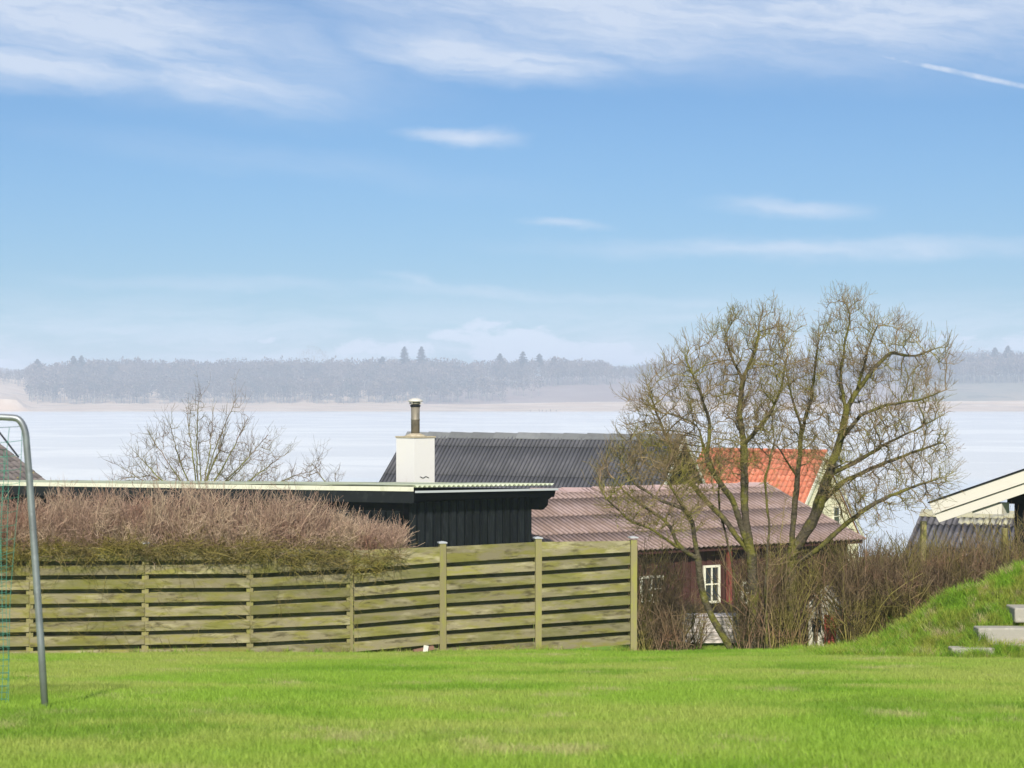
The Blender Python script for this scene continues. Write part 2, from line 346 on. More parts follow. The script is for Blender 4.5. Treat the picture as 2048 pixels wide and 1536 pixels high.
t.links.new(n.noise(wv2, 1.0, 5, .6), bn.inputs['Height']); t.links.new(bn.outputs[0], bs.inputs['Normal'])
tag(MB().add([(-3400, 140, -13.2), (3400, 140, -13.2), (3400, 1640, -13.2), (-3400, 1640, -13.2)], [(0, 1, 2, 3)]).build('water', M_water), kind='structure')

# ------------------------------------------------------------------ roofing and house helpers
def corrugated(w_, l_, pitch=.177, amp=.026, th=.007, k=6):
    """sheet in local x (across the waves) and -y (down the slope), top at y=0"""
    nw = max(1, round(w_ / pitch)); nx = nw * k + 1
    x = np.linspace(0, w_, nx); z = amp * np.cos(x / w_ * nw * 2 * np.pi)
    V = []
    for dz in (0, -th):
        for y in (0, -l_):
            V.append(np.stack([x, np.full(nx, float(y)), z + dz], -1))
    V = np.concatenate(V); i = np.arange(nx - 1); A, B, C, D = 0, nx, 2 * nx, 3 * nx
    Q = np.concatenate([np.stack([A + i, B + i, B + i + 1, A + i + 1], -1), np.stack([C + i, C + i + 1, D + i + 1, D + i], -1),
                        np.stack([B + i, D + i, D + i + 1, B + i + 1], -1), np.stack([A + i, A + i + 1, C + i + 1, C + i], -1)])
    return V, Q
def slope_matrix(x, y, z, pitch, back=False):
    """local frame of a roof slope: -y runs down; back slopes face the other way"""
    M = Matrix.Translation((x, y, z))
    if back: M = M @ Matrix.Rotation(math.pi, 4, 'Z')
    return M @ Matrix.Rotation(pitch, 4, 'X')
def lay_sheets(parent, L, rows, pitch, m_, z, y0=0.0, sheet=1.0620001, back=False, x0=0.0, name='roof_sheet'):
    ncol = max(1, math.ceil(L / sheet - .05)); sw = L / ncol; s = 0.0
    for ri, l_ in enumerate(rows):
        V, Q = corrugated(sw, l_ + .12)
        me = np_mesh(name, V, Q, m_, smooth=False)
        for ci in range(ncol):
            M = slope_matrix(x0 if not back else x0 + L, y0, z, pitch, back) @ Matrix.Translation((ci * sw, -s, .018 * (len(rows) - ri) + random.uniform(-.003, .003)))
            link(name, me, parent, M)
        s += l_
def ridge_caps(parent, L, pitch, m_, z, n_, wing=.33, x0=0.0):
    cw = L / n_
    mb = MB()
    c_, s_ = math.cos(pitch), math.sin(pitch); e = .03
    pts = [(0, -wing * c_, -wing * s_), (0, -.05, -.01), (0, 0, .02), (0, .05, -.01), (0, wing * c_, -wing * s_), (0, wing * c_, -wing * s_ - e), (0, 0, -.02), (0, -wing * c_, -wing * s_ - e)]
    mb.poly(pts, (cw + .04, 0, 0))
    mb.box(cw - .01, cw + .05, -.06, .06, .0, .028)
    me = mb.mesh('ridge_cap', m_)
    for i in range(n_):
        M = Matrix.Translation((x0 + i * cw, 0, z + .115 + random.uniform(-.006, .006))) @ Matrix.Rotation(R(1.6 + random.uniform(-.4, .4)), 4, 'Y')
        link('ridge_cap', me, parent, M)
def gable_walls(parent, L, run, zr, pitch, zbase, m_, inset=.25):
    zw = zr - run * math.tan(pitch) - .05
    r = run - inset * 1.2; zt = zr - r * math.tan(pitch) - .10
    mb = MB()
    mb.poly([(inset, -r, zbase), (inset, r, zbase), (inset, r, zt), (inset, 0, zr - .10), (inset, -r, zt)], (L - 2 * inset, 0, 0))
    return mb.build('wall', m_, parent)
def barge(parent, x, run, zr, pitch, m_, h=.22, th=.04, side=-1, name='bargeboard'):
    c_, s_ = math.cos(pitch), math.sin(pitch); l_ = run / c_
    for sg in (-1, 1):
        z0 = zr + .05
        p = [(x, 0, z0), (x, sg * run, z0 - run * s_ / c_), (x, sg * run, z0 - run * s_ / c_ - h), (x, 0, z0 - h)]
        MB().poly(p, (th, 0, 0)).build(name, m_, parent)
def window(parent, c_, w_, h_, axis, m_frame=M_whitewood, bars=(1, 1), out=1):
    """framed window in a wall; axis 'x' = the wall runs along x and faces -y, 'y' = runs along y and faces +x"""
    def bx(mb, a0, a1, o0, o1, z0, z1):
        if axis == 'x': mb.box(c_[0] + a0, c_[0] + a1, c_[1] - o1, c_[1] - o0, c_[2] + z0, c_[2] + z1)
        else: mb.box(c_[0] + o0, c_[0] + o1, c_[1] + a0, c_[1] + a1, c_[2] + z0, c_[2] + z1)
        return mb
    f = MB(); t_ = .07
    bx(f, -w_ / 2, w_ / 2, 0, .06, h_ / 2 - t_, h_ / 2); bx(f, -w_ / 2, w_ / 2, 0, .06, -h_ / 2, -h_ / 2 + t_)
    bx(f, -w_ / 2, -w_ / 2 + t_, 0, .06, -h_ / 2 + t_, h_ / 2 - t_); bx(f, w_ / 2 - t_, w_ / 2, 0, .06, -h_ / 2 + t_, h_ / 2 - t_)
    fo = f.build('window', m_frame, parent)
    g_ = MB()
    bx(g_, -w_ / 2 + t_, w_ / 2 - t_, .006, .02, -h_ / 2 + t_, h_ / 2 - t_); g_.build('pane', M_glass, fo)
    b = MB()
    for i in range(bars[0]):
        a = -w_ / 2 + w_ * (i + 1) / (bars[0] + 1); bx(b, a - .022, a + .022, .022, .05, -h_ / 2 + t_, h_ / 2 - t_)
    for i in range(bars[1]):
        a = -h_ / 2 + h_ * (i + 1) / (bars[1] + 1); bx(b, -w_ / 2 + t_, w_ / 2 - t_, .024, .048, a - .022, a + .022)
    b.build('glazing_bar', m_frame, fo)
    return fo
def frame_dir(yaw): return Vector((math.cos(yaw), math.sin(yaw), 0))

# ------------------------------------------------------------------ long black building with pale green roof and white chimney
K = Vector((-2.548, 52.0, 0)); GZ = -6.1
bb = empty('black_wooden_building', (K.x, K.y, GZ), R(45), label='long black wooden building with pale green corrugated roof and white chimney behind the fence', cat='building')
zK = -2.47 - GZ
BX, BY = 5.12, 27.0
zr_ = lambda x, y: zK - .0205 * x - .0245 * y
tilt = math.atan(.0245); tiltx = math.atan(.0205)
RF = Matrix.Translation((0, 0, zK)) @ Matrix.Rotation(tiltx, 4, 'Y') @ Matrix.Rotation(-tilt, 4, 'X')
V, Q = corrugated(5.22 / 5, BY / 8 + .15, amp=.028)
me = np_mesh('roof_sheet', V * np.array([1, -1, 1]), Q[:, ::-1], M_greenroof)
for i in range(5):
    for j in range(8):
        link('roof_sheet', me, bb, RF @ Matrix.Translation((-.02 + i * 5.22 / 5, -.06 + j * BY / 8, .03 + .008 * (8 - j))))
def rbox(x0, x1, y0, y1, z0, z1): return MB().box(x0, x1, y0, y1, z0, z1, RF)
rbox(-.075, -.03, -.02, BY, -.035, .085).build('verge_trim', M_cream, bb)
rbox(-.06, -.012, -.02, BY, -.34, -.04).build('fascia', M_blacktrim, bb)
rbox(0, 5.2, .05, BY, -.12, -.035).build('roof_deck', M_blackwood, bb)
rbox(0, 5.3, -.13, -.04, -.075, -.02).build('gutter', mat('grey_gutter', (.45, .46, .47), .5, spec=.4), bb)
rbox(0, 5.24, -.035, .04, -.26, -.02).build('fascia', M_blackwood, bb)
rbox(0.05, 5.1, .04, .50, -.27, -.21).build('soffit', M_blackwood, bb)
wi = .42                                       # wall behind the eave
MB().poly([(.10, wi, -.3), (4.72, wi, -.3), (4.72, wi, zr_(4.72, wi) - .14), (.10, wi, zr_(.1, wi) - .14)], (0, .12, 0)).build('wall', M_blackwood, bb)
MB().poly([(.12, wi + .12, -.3), (.12, BY, -.6), (.12, BY, zr_(0, BY) - .14), (.12, wi + .12, zr_(0, wi) - .14)], (.1, 0, 0)).build('wall', M_blackwood, bb)
MB().poly([(4.6, wi + .12, -.3), (4.6, BY, -.6), (4.6, BY, zr_(4.6, BY) - .14), (4.6, wi + .12, zr_(4.6, wi) - .14)], (.1, 0, 0)).build('wall', M_blackwood, bb)
M_blk2 = mat('black_board_face', (.009, .0108, .0122), .85, [((.020, .023, .025), 3, .45, .7, .8)], bump=(9, .4, .006), spec=.08, scalev=(6, 6, 1), rand=.25)
me = MB().box(-.085, .085, -.085, 0, 0, 3.33).mesh('wall_board', M_blk2)
for i in range(16):
    link('wall_board', me, bb, Matrix.Translation((.30 + i * .288, wi - .002, -.06 + random.uniform(-.01, .01))))
for i in range(44):
    link('wall_board', me, bb, Matrix.Translation((.118, .72 + i * .29, -.28 - .0245 * i * .29)) @ Matrix.Rotation(R(90), 4, 'Z') @ Matrix.Scale(-1, 4, (0, 1, 0)))
MB().box(.06, .116, wi + .1, BY, 3.10 - .2, 3.24 - .2, Matrix.Rotation(-tilt, 4, 'X')).build('wall_rail', M_blackwood, bb)
# bracket end of the eave
mb = MB(); zz = zr_(5.1, 0)
mb.poly([(5.14, -.03, zz - .06), (5.30, -.03, zz - .06), (5.26, -.03, zz - .20), (5.0, -.03, zz - .33), (4.98, -.03, zz - .48), (4.80, -.03, zz - .60), (4.66, -.03, zz - .60), (4.66, -.03, zz - .2)], (0, .5, 0))
mb.build('eave_bracket', M_blackwood, bb)
MB().box(5.16, 5.22, .0, BY, zz - .24, zz - .04, Matrix.Rotation(-tilt, 4, 'X')).build('fascia', M_blackwood, bb)
MB().box(-.02, .10, wi - .03, wi + .10, -.2, 3.33).build('corner_board', M_blackwood, bb)
# chimney, square with the building, against its back wall
Minv = (Matrix.Translation((K.x, K.y, GZ)) @ Matrix.Rotation(R(45), 4, 'Z')).inverted()
dc = 60.6
cc = Minv @ P(829, 876, dc)                    # near corner, top
side = .83
ch = MB().box(cc.x, cc.x + side, cc.y, cc.y + side, -.6, cc.z).build('chimney', M_white, bb)
e = .025
MB().box(cc.x - e, cc.x + side + e, cc.y - e, cc.y + side + e, cc.z + .002, cc.z + .045).build('coping', M_mortar, ch)
mx, my = cc.x + side * .47, cc.y + side * .47
mb = MB(); ringr = [(.36, .045), (.27, .085), (.17, .12), (.15, .13)]
def lathe(mb, cx_, cy_, z0, prof_, k=24):
    vs = [(cx_ + r * math.cos(2 * math.pi * j / k), cy_ + r * math.sin(2 * math.pi * j / k), z0 + h) for r, h in prof_ for j in range(k)]
    fs = [(i * k + j, i * k + (j + 1) % k, (i + 1) * k + (j + 1) % k, (i + 1) * k + j) for i in range(len(prof_) - 1) for j in range(k)]
    fs += [tuple(range(k))[::-1], tuple(range((len(prof_) - 1) * k, len(prof_) * k))]
    return mb.add(vs, fs)
lathe(mb, mx, my, cc.z, ringr).build('mortar_collar', M_mortar, ch, True)
fl = lathe(MB(), mx, my, cc.z + .10, [(.132, 0), (.132, .44), (.14, .445), (.14, .47), (.132, .475), (.135, .86)]).build('flue_pipe', M_pipe, ch, True)
lathe(MB(), mx, my, cc.z + .10, [(.150, .84), (.158, .86), (.158, .90), (.12, .905)]).build('flue_band', M_blacktrim, ch)
lathe(MB(), mx, my, cc.z + .10, [(.11, .90), (.155, .93), (.155, .99), (.11, 1.0)]).build('flue_band', M_pipe, ch)
lathe(MB(), mx, my, cc.z + .10, [(.225, 1.00), (.235, 1.015), (.20, 1.06), (.11, 1.10), (.02, 1.115)]).build('flue_cowl', M_cowl, ch, True)
for j in range(4):
    a = j * math.pi / 2 + .3
    MB().tube([(mx + .2 * math.cos(a), my + .2 * math.sin(a), cc.z + 1.02), (mx + .205 * math.cos(a), my + .205 * math.sin(a), cc.z + 1.11)], .012, 6).build('cowl_leg', M_cowl, ch)
pts = [(cc.x + .22 + .36 * t_, cc.y - .012, cc.z - 1.20 + .02 * math.cos(t_ * 2 * math.pi * 1.5)) for t_ in np.linspace(0, 1, 13)]
MB().tube(pts, .010, 6).build('wall_tie', M_blacktrim, ch)

# ------------------------------------------------------------------ grey-roofed house
def gable_house(name, A, yaw, L, pitch, rows, zb, label, m_roof, m_ridge, m_wall, n_caps, cat='house', m_barge=None, inset=.3):
    run = sum(rows) * math.cos(pitch); zr = A.z - zb
    h = empty(name, (A.x, A.y, zb), yaw, label=label, cat=cat)
    lay_sheets(h, L, rows, pitch, m_roof, zr)
    lay_sheets(h, L, rows, pitch, m_roof, zr, back=True)
    ridge_caps(h, L, pitch, m_ridge, zr, n_caps)
    gable_walls(h, L, run, zr, pitch, -.5, m_wall, inset)
    if m_barge:
        barge(h, L + .01, run + .05, zr, pitch, m_barge); barge(h, -.05, run + .05, zr, pitch, M_blacktrim)
    return h, run, zr
A = P(815, 869, 84)
gh, run, zr = gable_house('grey_roofed_house', A, R(-26), 12.4, R(40), [.62, 1.75, 1.75], -8.4,
    'house with steep dark grey corrugated roof and white bargeboards behind the white chimney', M_greyroof, M_ridge, M_blackwood, 12, m_barge=M_whitewood)
me = MB().box(-.08, .08, 0, .04, 0, 3.2).mesh('wall_board', M_blk2)
for i in range(14):
    y = -2.3 + i * .33
    M = Matrix.Translation((12.4 - .3, y, -.3)) @ Matrix.Rotation(R(-90), 4, 'Z') @ Matrix.Scale((zr - abs(y) * math.tan(R(40)) - .15 + .3) / 3.2, 4, (0, 0, 1))
    link('wall_board', me, gh, M)
window(gh, (12.4 - .26, -.9, zr - 2.6), .9, 1.0, 'y')

# ------------------------------------------------------------------ red wooden house with brown roof
A = P(930, 988.5, 61.5)
rh, run, zr = gable_house('red_wooden_house', A, R(31), 11.7, R(16.5), [.75, 1.48, 1.48, 1.48], -7.6,
    'low dark red wooden house with pinkish brown corrugated roof behind the bare tree', M_brownroof, M_brownridge, M_redwood, 10, inset=.35)
wy = -(run - .42)
me = MB().box(-.09, .09, -.035, 0, -.4, zr - run * math.tan(R(16.5)) - .02).mesh('wall_board', M_redwood)
for i in range(36): link('wall_board', me, rh, Matrix.Translation((.5 + i * .3, wy + .0, 0)))
MB().box(.1, 11.6, -run - .02, -run + .04, zr - run * math.tan(R(16.5)) - .16, zr - run * math.tan(R(16.5)) - .02).build('fascia', M_redwood, rh)
def on_wall(px, py):                           # where the sight line through a pixel meets the front wall of the red house
    Mi = rh.matrix_basis.inverted() if False else (Matrix.Translation(rh.location) @ Matrix.Rotation(R(31), 4, 'Z')).inverted()
    o_ = Mi @ Vector((0, 0, 0)); q = Mi @ P(px, py, 10); d_ = q - o_
    t_ = (wy - .04 - o_.y) / d_.y; return o_ + d_ * t_
for (px, py, w_, h_) in [(1422, 1168, .62, 1.15), (1302, 1178, .85, .80), (1494, 1185, .5, .7)]:
    q = on_wall(px, py); window(rh, (q.x, wy - .036, q.z), w_, h_, 'x')
q = on_wall(1447, 1170)
for dx in (0.0, 2.4):
    MB().box(q.x - .07 + dx, q.x + .07 + dx, -run + .05, -run + .17, -.3, zr - run * math.tan(R(16.5)) - .17).build('porch_post', M_redpost, rh)

# ------------------------------------------------------------------ yellow house with orange tiles
A = P(1405, 901, 97.5)
L, pitch = 6.6, R(45); zb = -10.2
yh = empty('yellow_house', (A.x, A.y, zb), R(-34), label='pale yellow house with bright orange tiled roof behind the bare tree', cat='house')
zr = A.z - zb; run = 4.1
def pantile(w_, l_):
    k = 8; x = np.linspace(0, w_, k + 1); z = .032 * np.cos(x / w_ * 2 * np.pi + .7)
    V = np.concatenate([np.stack([x, np.full(k + 1, yy), z + dz], -1) for yy, dz in ((0, 0), (-l_, .028), (0, -.02), (-l_, .006))]); i = np.arange(k); nn = k + 1
    Q = np.concatenate([np.stack([i, nn + i, nn + i + 1, i + 1], -1), np.stack([nn + i, 3 * nn + i, 3 * nn + i + 1, nn + i + 1], -1)])
    return V, Q
def tiled(parent, L, nrow, gauge, tw, pitch, z, m_, x_clip=None, name='roof_tile', back=False):
    tw = L / int(L / tw + .5); V, Q = pantile(tw * 1.03, gauge * 1.12); me = np_mesh(name, V, Q, m_); nc = round(L / tw)
    for r_ in range(nrow):
        for c_ in range(nc):
            M = slope_matrix(0 if not back else L, 0, z, pitch, back) @ Matrix.Translation((c_ * tw, -r_ * gauge - .06, .03 + random.uniform(-.004, .004))) @ Matrix.Rotation(R(random.uniform(-.8, .8)), 4, 'Z')
            link(name, me, parent, M)
tiled(yh, L, 11, .36, .245, pitch, zr, M_tile)
def slab(parent, L, run, zr, pitch, m_, name='roof', x0=0.0, th=.08):
    for sg in (-1, 1):
        p = [(x0, 0, zr), (x0, sg * run, zr - run * math.tan(pitch)), (x0, sg * run, zr - run * math.tan(pitch) - th), (x0, 0, zr - th)]
        MB().poly(p, (L - .12, 0, 0)).build(name, m_, parent)
slab(yh, L, run, zr - .07, pitch, mat('clay_roof_deck', (.40, .12, .06), .85))
me = MB(); me.tube([(0, 0, 0), (.40, 0, 0)], [.10, .115], 10); me = me.mesh('ridge_tile', M_tile, True)
for i in range(17): link('ridge_tile', me, yh, Matrix.Translation((i * .388, 0, zr + .05)))
gable_walls(yh, L, run, zr, pitch, -.5, M_yellow, .16)
barge(yh, L, run + .05, zr, pitch, M_whitewood, h=.26)
window(yh, (L - .155, 1.35, zr - 3.05), .75, .95, 'y', bars=(0, 1)); window(yh, (L - .155, -1.1, zr - 3.05), .75, .95, 'y', bars=(0, 1))

# ------------------------------------------------------------------ low grey-roofed building on the right
A = P(1843, 1027, 56)
lb, run, zr = gable_house('low_grey_building', A, R(-24), 7.0, R(24), [.6, 1.3, 1.4], -7.4,
    'low outbuilding with lichened dark grey corrugated roof behind the right hedge', M_lichenroof, M_lichenridge, M_blackwood, 6, cat='outbuilding')
q = slope_matrix(0, 0, zr, R(24))
V, Q = corrugated(1.42, .34); link('roof_light', np_mesh('roof_light', V, Q, M_lichenridge), lb, q @ Matrix.Translation((1.15, -.33, .075)))

# ------------------------------------------------------------------ black house with broad white bargeboards, far right
A0 = P(1858, 1006, 38.0); yaw = R(-30); gz = -5.0
wh = empty('black_gabled_house', (A0.x, A0.y, gz), yaw, label='black gabled house with two broad white bargeboards at the right edge', cat='house')
tp = .363; H0 = A0.z - gz; span = 7.2
def rake(x, dz): return H0 + tp * x + dz
def rake_board(x0, x1, dz0, dz1, y0, y1, name, m_, cut=.0):
    p = [(x0, y0, rake(x0, dz1)), (x1, y0, rake(x1, dz1)), (x1, y0, rake(x1, dz0)), (x0 + cut, y0, rake(x0 + cut, dz0))]
    MB().poly(p, (0, y1 - y0, 0)).build(name, m_, wh)
rake_board(0, span / 2, -.235, 0, .0, .05, 'bargeboard', M_whitewood, .09)
rake_board(.09, span / 2, -.43, -.245, .05, .10, 'bargeboard', M_whitewood, .09)
rake_board(-.02, span / 2, .002, .030, -.03, .3, 'verge_capping', M_blacktrim)
rake_board(.06, span / 2, -.05, .0, .10, 8.0, 'roof', M_greyroof)
p = [(span / 2, .0, rake(span / 2, 0)), (span, .0, rake(0, 0)), (span, .0, rake(0, -.42)), (span / 2, .0, rake(span / 2, -.42))]
MB().poly(p, (0, .1, 0)).build('bargeboard', M_whitewood, wh)
p = [(span / 2, .101, rake(span / 2, 0)), (span, .101, rake(0, 0)), (span, .101, rake(0, -.05)), (span / 2, .101, rake(span / 2, -.05))]
MB().poly(p, (0, 7.9, 0)).build('roof', M_greyroof, wh)
wx = 1.42; wyd = .75
p = [(wx, wyd, -.5), (span - 1.2, wyd, -.5), (span - 1.2, wyd, rake(1.2, -.1)), (span / 2, wyd, rake(span / 2, -.1)), (wx, wyd, rake(wx, -.1))]
MB().poly(p, (0, 7, 0)).build('wall', M_blackwood, wh)
me = MB().box(-.07, .07, -.035, 0, -.4, rake(wx, -.48)).mesh('wall_board', M_blk2)
for i in range(13): link('wall_board', me, wh, Matrix.Translation((wx + .12 + i * .22, wyd - .001, 0)))
MB().box(wx - .10, span - 1.1, wyd - .14, wyd - .038, rake(wx, -.52), rake(wx, -.38)).build('wall_rail', M_blacktrim, wh)
MB().box(wx - .62, wx - .06, .12, .62, rake(wx - .62, -.47), rake(wx - .62, -.27)).build('beam_end', M_whitewood, wh)
rake_board(.2, 1.5, -.26, -.20, .12, 2.0, 'soffit', mat('brown_soffit', (.10, .07, .05), .8))

# ------------------------------------------------------------------ brown tiled house, far left
A = P(-45, 850, 88); aw = R(60); zb = -10.5
L = 5.2; A = A - frame_dir(aw) * L + Vector((0, 0, -.1))
lh = empty('brown_tiled_house', (A.x, A.y, zb), aw, label='brown tiled house roof with yellow lichen at the left edge behind the goal net', cat='house')
zr = A.z - zb; pitch = R(30)
tiled(lh, L, 11, .47, .36, pitch, zr, M_btile)
slab(lh, L, 5.0 * math.cos(pitch) + .1, zr - .02, pitch, mat('brown_roof_deck', (.12, .10, .09), .85))
me = MB(); me.tube([(0, 0, 0), (.45, 0, 0)], [.11, .125], 10); me = me.mesh('ridge_tile', M_btile, True)
for i in range(12): link('ridge_tile', me, lh, Matrix.Translation((i * .433, 0, zr + .06)))
gable_walls(lh, L, 4.2, zr, pitch, -.5, M_white, .2)

# ------------------------------------------------------------------ board fence
fp = [(-180, 28.0), (60, 28.25), (290, 28.6), (500, 28.9), (700, 29.25), (885, 29.6), (1075, 29.95), (1265, 30.3)]
line0 = {-180: 1324, 60: 1320, 290: 1316, 500: 1312, 700: 1302, 885: 1287, 1075: 1274, 1265: 1261}
topy = {-180: 1094, 60: 1094, 290: 1094, 500: 1096, 700: 1100, 885: 1093, 1075: 1083.5, 1265: 1081}
fence = empty('board_fence', P(60, 1312, 28.25), 0, label='long weathered fence of horizontal green-grey boards along the back of the lawn', cat='fence')
FO = fence.location
fdir = (P(1265, 790, 30.3) - P(60, 790, 28.25)); fdir.z = 0; fdir.normalize(); fn = Vector((fdir.y, -fdir.x, 0))   # towards the camera
def fence_box(a, b, z0a, z0b, z1a, z1b, off, th, m_, name, tilt=0.0):
    """board between plan points a, b; off = distance of its front face towards the camera"""
    a = Vector((a.x, a.y, 0)); b = Vector((b.x, b.y, 0))
    L_ = (b - a).length; d_ = (b - a).normalized(); nn = Vector((d_.y, -d_.x, 0))
    mb = MB()
    o_ = a + nn * off
    c0 = [Vector((0, 0, z0a)), Vector((L_, 0, z0b)), Vector((L_, tilt, z1b)), Vector((0, tilt, z1a))]
    mb.poly(c0, (0, th, 0))
    ob = mb.build(name, m_, fence)
    xax = d_; yax = -nn
    M = Matrix(((xax.x, yax.x, 0, o_.x - FO.x), (xax.y, yax.y, 0, o_.y - FO.y), (0, 0, 1, -FO.z), (0, 0, 0, 1)))
    ob.matrix_local = M; return ob
for (xa, da), (xb, db) in zip(fp[:-1], fp[1:]):
    a, b = P(xa, 790, da), P(xb, 790, db)
    la, lb_ = P(xa, line0[xa], da).z, P(xb, line0[xb], db).z
    ta, tb = P(xa, topy[xa], da).z, P(xb, topy[xb], db).z
    # boards end just short of each other over the posts
    a2 = a + (b - a).normalized() * .006; b2 = b - (b - a).normalized() * .006
    proud = xa >= 700
    if proud: a2 = a + (b - a).normalized() * .052; b2 = b - (b - a).normalized() * .052
    k = -1
    while True:
        z0a = la + k * .2; z0b = lb_ + k * .2
        h_ = .130
        if min(ta - z0a, tb - z0b) < .10: break
        last = min(ta - z0a, tb - z0b) < .33
        z1a, z1b = (ta, tb) if last else (z0a + h_, z0b + h_)
        j = random.uniform(-.006, .006)
        fence_box(a2, b2, z0a + j, z0b - j, z1a, z1b, .052 + random.uniform(0, .004), .022, M_fence, 'board', .006)
        if not last: fence_box(a2, b2, z0a + h_ - .035, z0b + h_ - .035, z0a + .2 + .03, z0b + .2 + .03, -.045, .02, M_fence, 'back_board')
        if last: break
        k += 1
pmesh = {}
for (xp, d_) in fp:
    a = P(xp, 790, d_); zt = P(xp, topy[xp], d_).z + (.05 if xp >= 885 or xp == 290 else -.04)
    zg = float(ground(a.x, a.y)) - .3
    if xp == 1265: zt = P(xp, topy[xp], d_).z + .01
    mb = MB(); h_ = .048; f_ = .062 if xp >= 885 else .028
    ob = MB().box(-h_, h_, -f_, .05, 0, zt - zg).build('post', M_post, fence)
    ob.location = Vector((a.x, a.y, zg)) - FO; ob.rotation_euler = (0, R(random.uniform(-.3, .3)), math.atan2(fdir.y, fdir.x))
    if xp >= 885 or xp == 290:
        c_ = MB(); c_.box(-h_ - .014, h_ + .014, -f_ - .014, .064, 0, .018); c_.add([(-h_ - .01, -f_ - .01, .018), (h_ + .01, -f_ - .01, .018), (h_ + .01, .06, .018), (-h_ - .01, .06, .018), (0, 0, .032)], [(0, 1, 4), (1, 2, 4), (2, 3, 4), (3, 0, 4)])
        co = c_.build('post_cap', M_cap, ob); co.location = (0, 0, zt - zg + (.0 if xp < 1200 else .03))

# bits lying at the foot of the fence
q = P(852, 1303, 29.2); gz_ = float(ground(q.x, q.y))
o_ = MB().box(-.16, .14, -.04, .04, 0, .05).build('broken_plank', mat('red_brown_plank', (.22, .12, .08), .85)); o_.location = (q.x - .02, q.y, gz_ + .04); o_.rotation_euler = (0, R(-10), R(12))
tag(o_, 'short red-brown plank lying at the foot of the fence', 'plank')
o_ = MB().box(-.035, .035, -.015, .015, 0, .13).build('white_marker', M_whitewood); o_.location = (q.x - .01, q.y - .08, gz_ + .0); o_.rotation_euler = (0, R(8), 0)
tag(o_, 'small white marker stub leaning on a red-brown plank by the fence', 'marker')

# ------------------------------------------------------------------ football goal
gd = 13.3
goal = empty('football_goal', P(92, 1426, gd), 0, label='grey steel tube football goal with green net at the left edge of the lawn', cat='goal')
GO = goal.location
def gp(px, py, d=gd): return P(px, py, d) - GO
pts = [gp(92, 1432), gp(82, 1280), gp(68, 1080), gp(57, 930), gp(53, 885)]
cx_, cy_ = gp(53, 885), gp(28, 838)
for i in range(1, 9):
    a = i / 9 * math.pi / 2
    pts.append(gp(53 - 24 * (1 - math.cos(a)) , 885 - 49 * math.sin(a)))
pts += [gp(26, 835.5), gp(0, 834), gp(-300, 836), gp(-640, 838)]
MB().tube(pts, [.0235] * 3 + [.0225] * (len(pts) - 3), 14).build('goal_frame', M_galv, goal, True)
MB().tube([gp(-640, 838), gp(-676, 860), gp(-690, 940), gp(-700, 1430)], .026, 12).build('goal_post', M_galv, goal, True)
# stays behind the frame
MB().tube([gp(-60, 800, 13.6), gp(0, 866, 13.55), gp(37, 914, 13.36)], .006, 6).build('stay', M_blacktrim, goal)
# net of cords: rows and columns across a sagging side panel and the roof
def net(c00, c10, c01, c11, nu, nv, sag, name='net'):
    Pt = []; U = np.linspace(0, 1, 22)
    C = [np.array(v) for v in (c00, c10, c01, c11)]
    def S_(u, v):
        q = (1 - u) * (1 - v) * C[0] + u * (1 - v) * C[1] + (1 - u) * v * C[2] + u * v * C[3]
        return q + np.array([-.25, .3, -.25]) * sag * 4 * u * (1 - u) * (v * (1 - v) * 2 + .25) + .008 * np.array([math.sin(31 * u + 9 * v), math.sin(17 * v + 5 * u), math.sin(23 * u * v)])
    for a in np.linspace(0, 1, nu): Pt.append([S_(a, u) for u in U])
    for a in np.linspace(0, 1, nv): Pt.append([S_(u, a) for u in U])
    Pt = np.array(Pt); V, Q = tubes_np(Pt, np.full(Pt.shape[:2], .0022), 3)
    return link(name, np_mesh(name, V, Q, M_net), goal)
net(gp(44, 852, 13.34), gp(-150, 835, 13.34), gp(10, 1424, 14.0), gp(-200, 1430, 14.6), 10, 22, .55)
net(gp(14, 900, 13.6), gp(-160, 870, 13.9), gp(16, 1424, 13.9), gp(-200, 1430, 14.8), 24, 40, .25)

# ------------------------------------------------------------------ slatted wooden box behind the tree
q = P(1418, 1303, 34.6); gz_ = float(ground(q.x, q.y))
bx_ = empty('slatted_box', (q.x, q.y, gz_), R(4), label='pale slatted wooden box with sloping left side behind the leaning tree trunk', cat='wooden box')
w0 = .50
for i in range(7):
    z = .09 + i * .062; sl = .11 * (i / 6)
    MB().box(-w0 + sl, w0, -.25, -.225, z, z + .055).build('slat', M_weathered, bx_)
    MB().box(-w0 + sl, w0, .22, .245, z, z + .055).build('slat', M_weathered, bx_)
MB().poly([(-w0 + .02, -.22, .09), (-w0 + .13, -.22, .52), (-w0 + .13, .215, .52), (-w0 + .02, .215, .09)], (.02, 0, 0)).build('side_panel', M_weathered, bx_)
MB().box(w0 - .025, w0 - .002, -.222, .218, .09, .52).build('side_panel', M_weathered, bx_)
for i in range(6): MB().box(-w0 + .12, w0 + .01, -.25 + i * .085, -.25 + i * .085 + .078, .53, .55).build('lid_board', M_weathered, bx_)
for sx in (-.36, .36): MB().box(sx - .05, sx + .05, -.2, .2, -.05, .088).build('foot', M_blackwood, bx_)

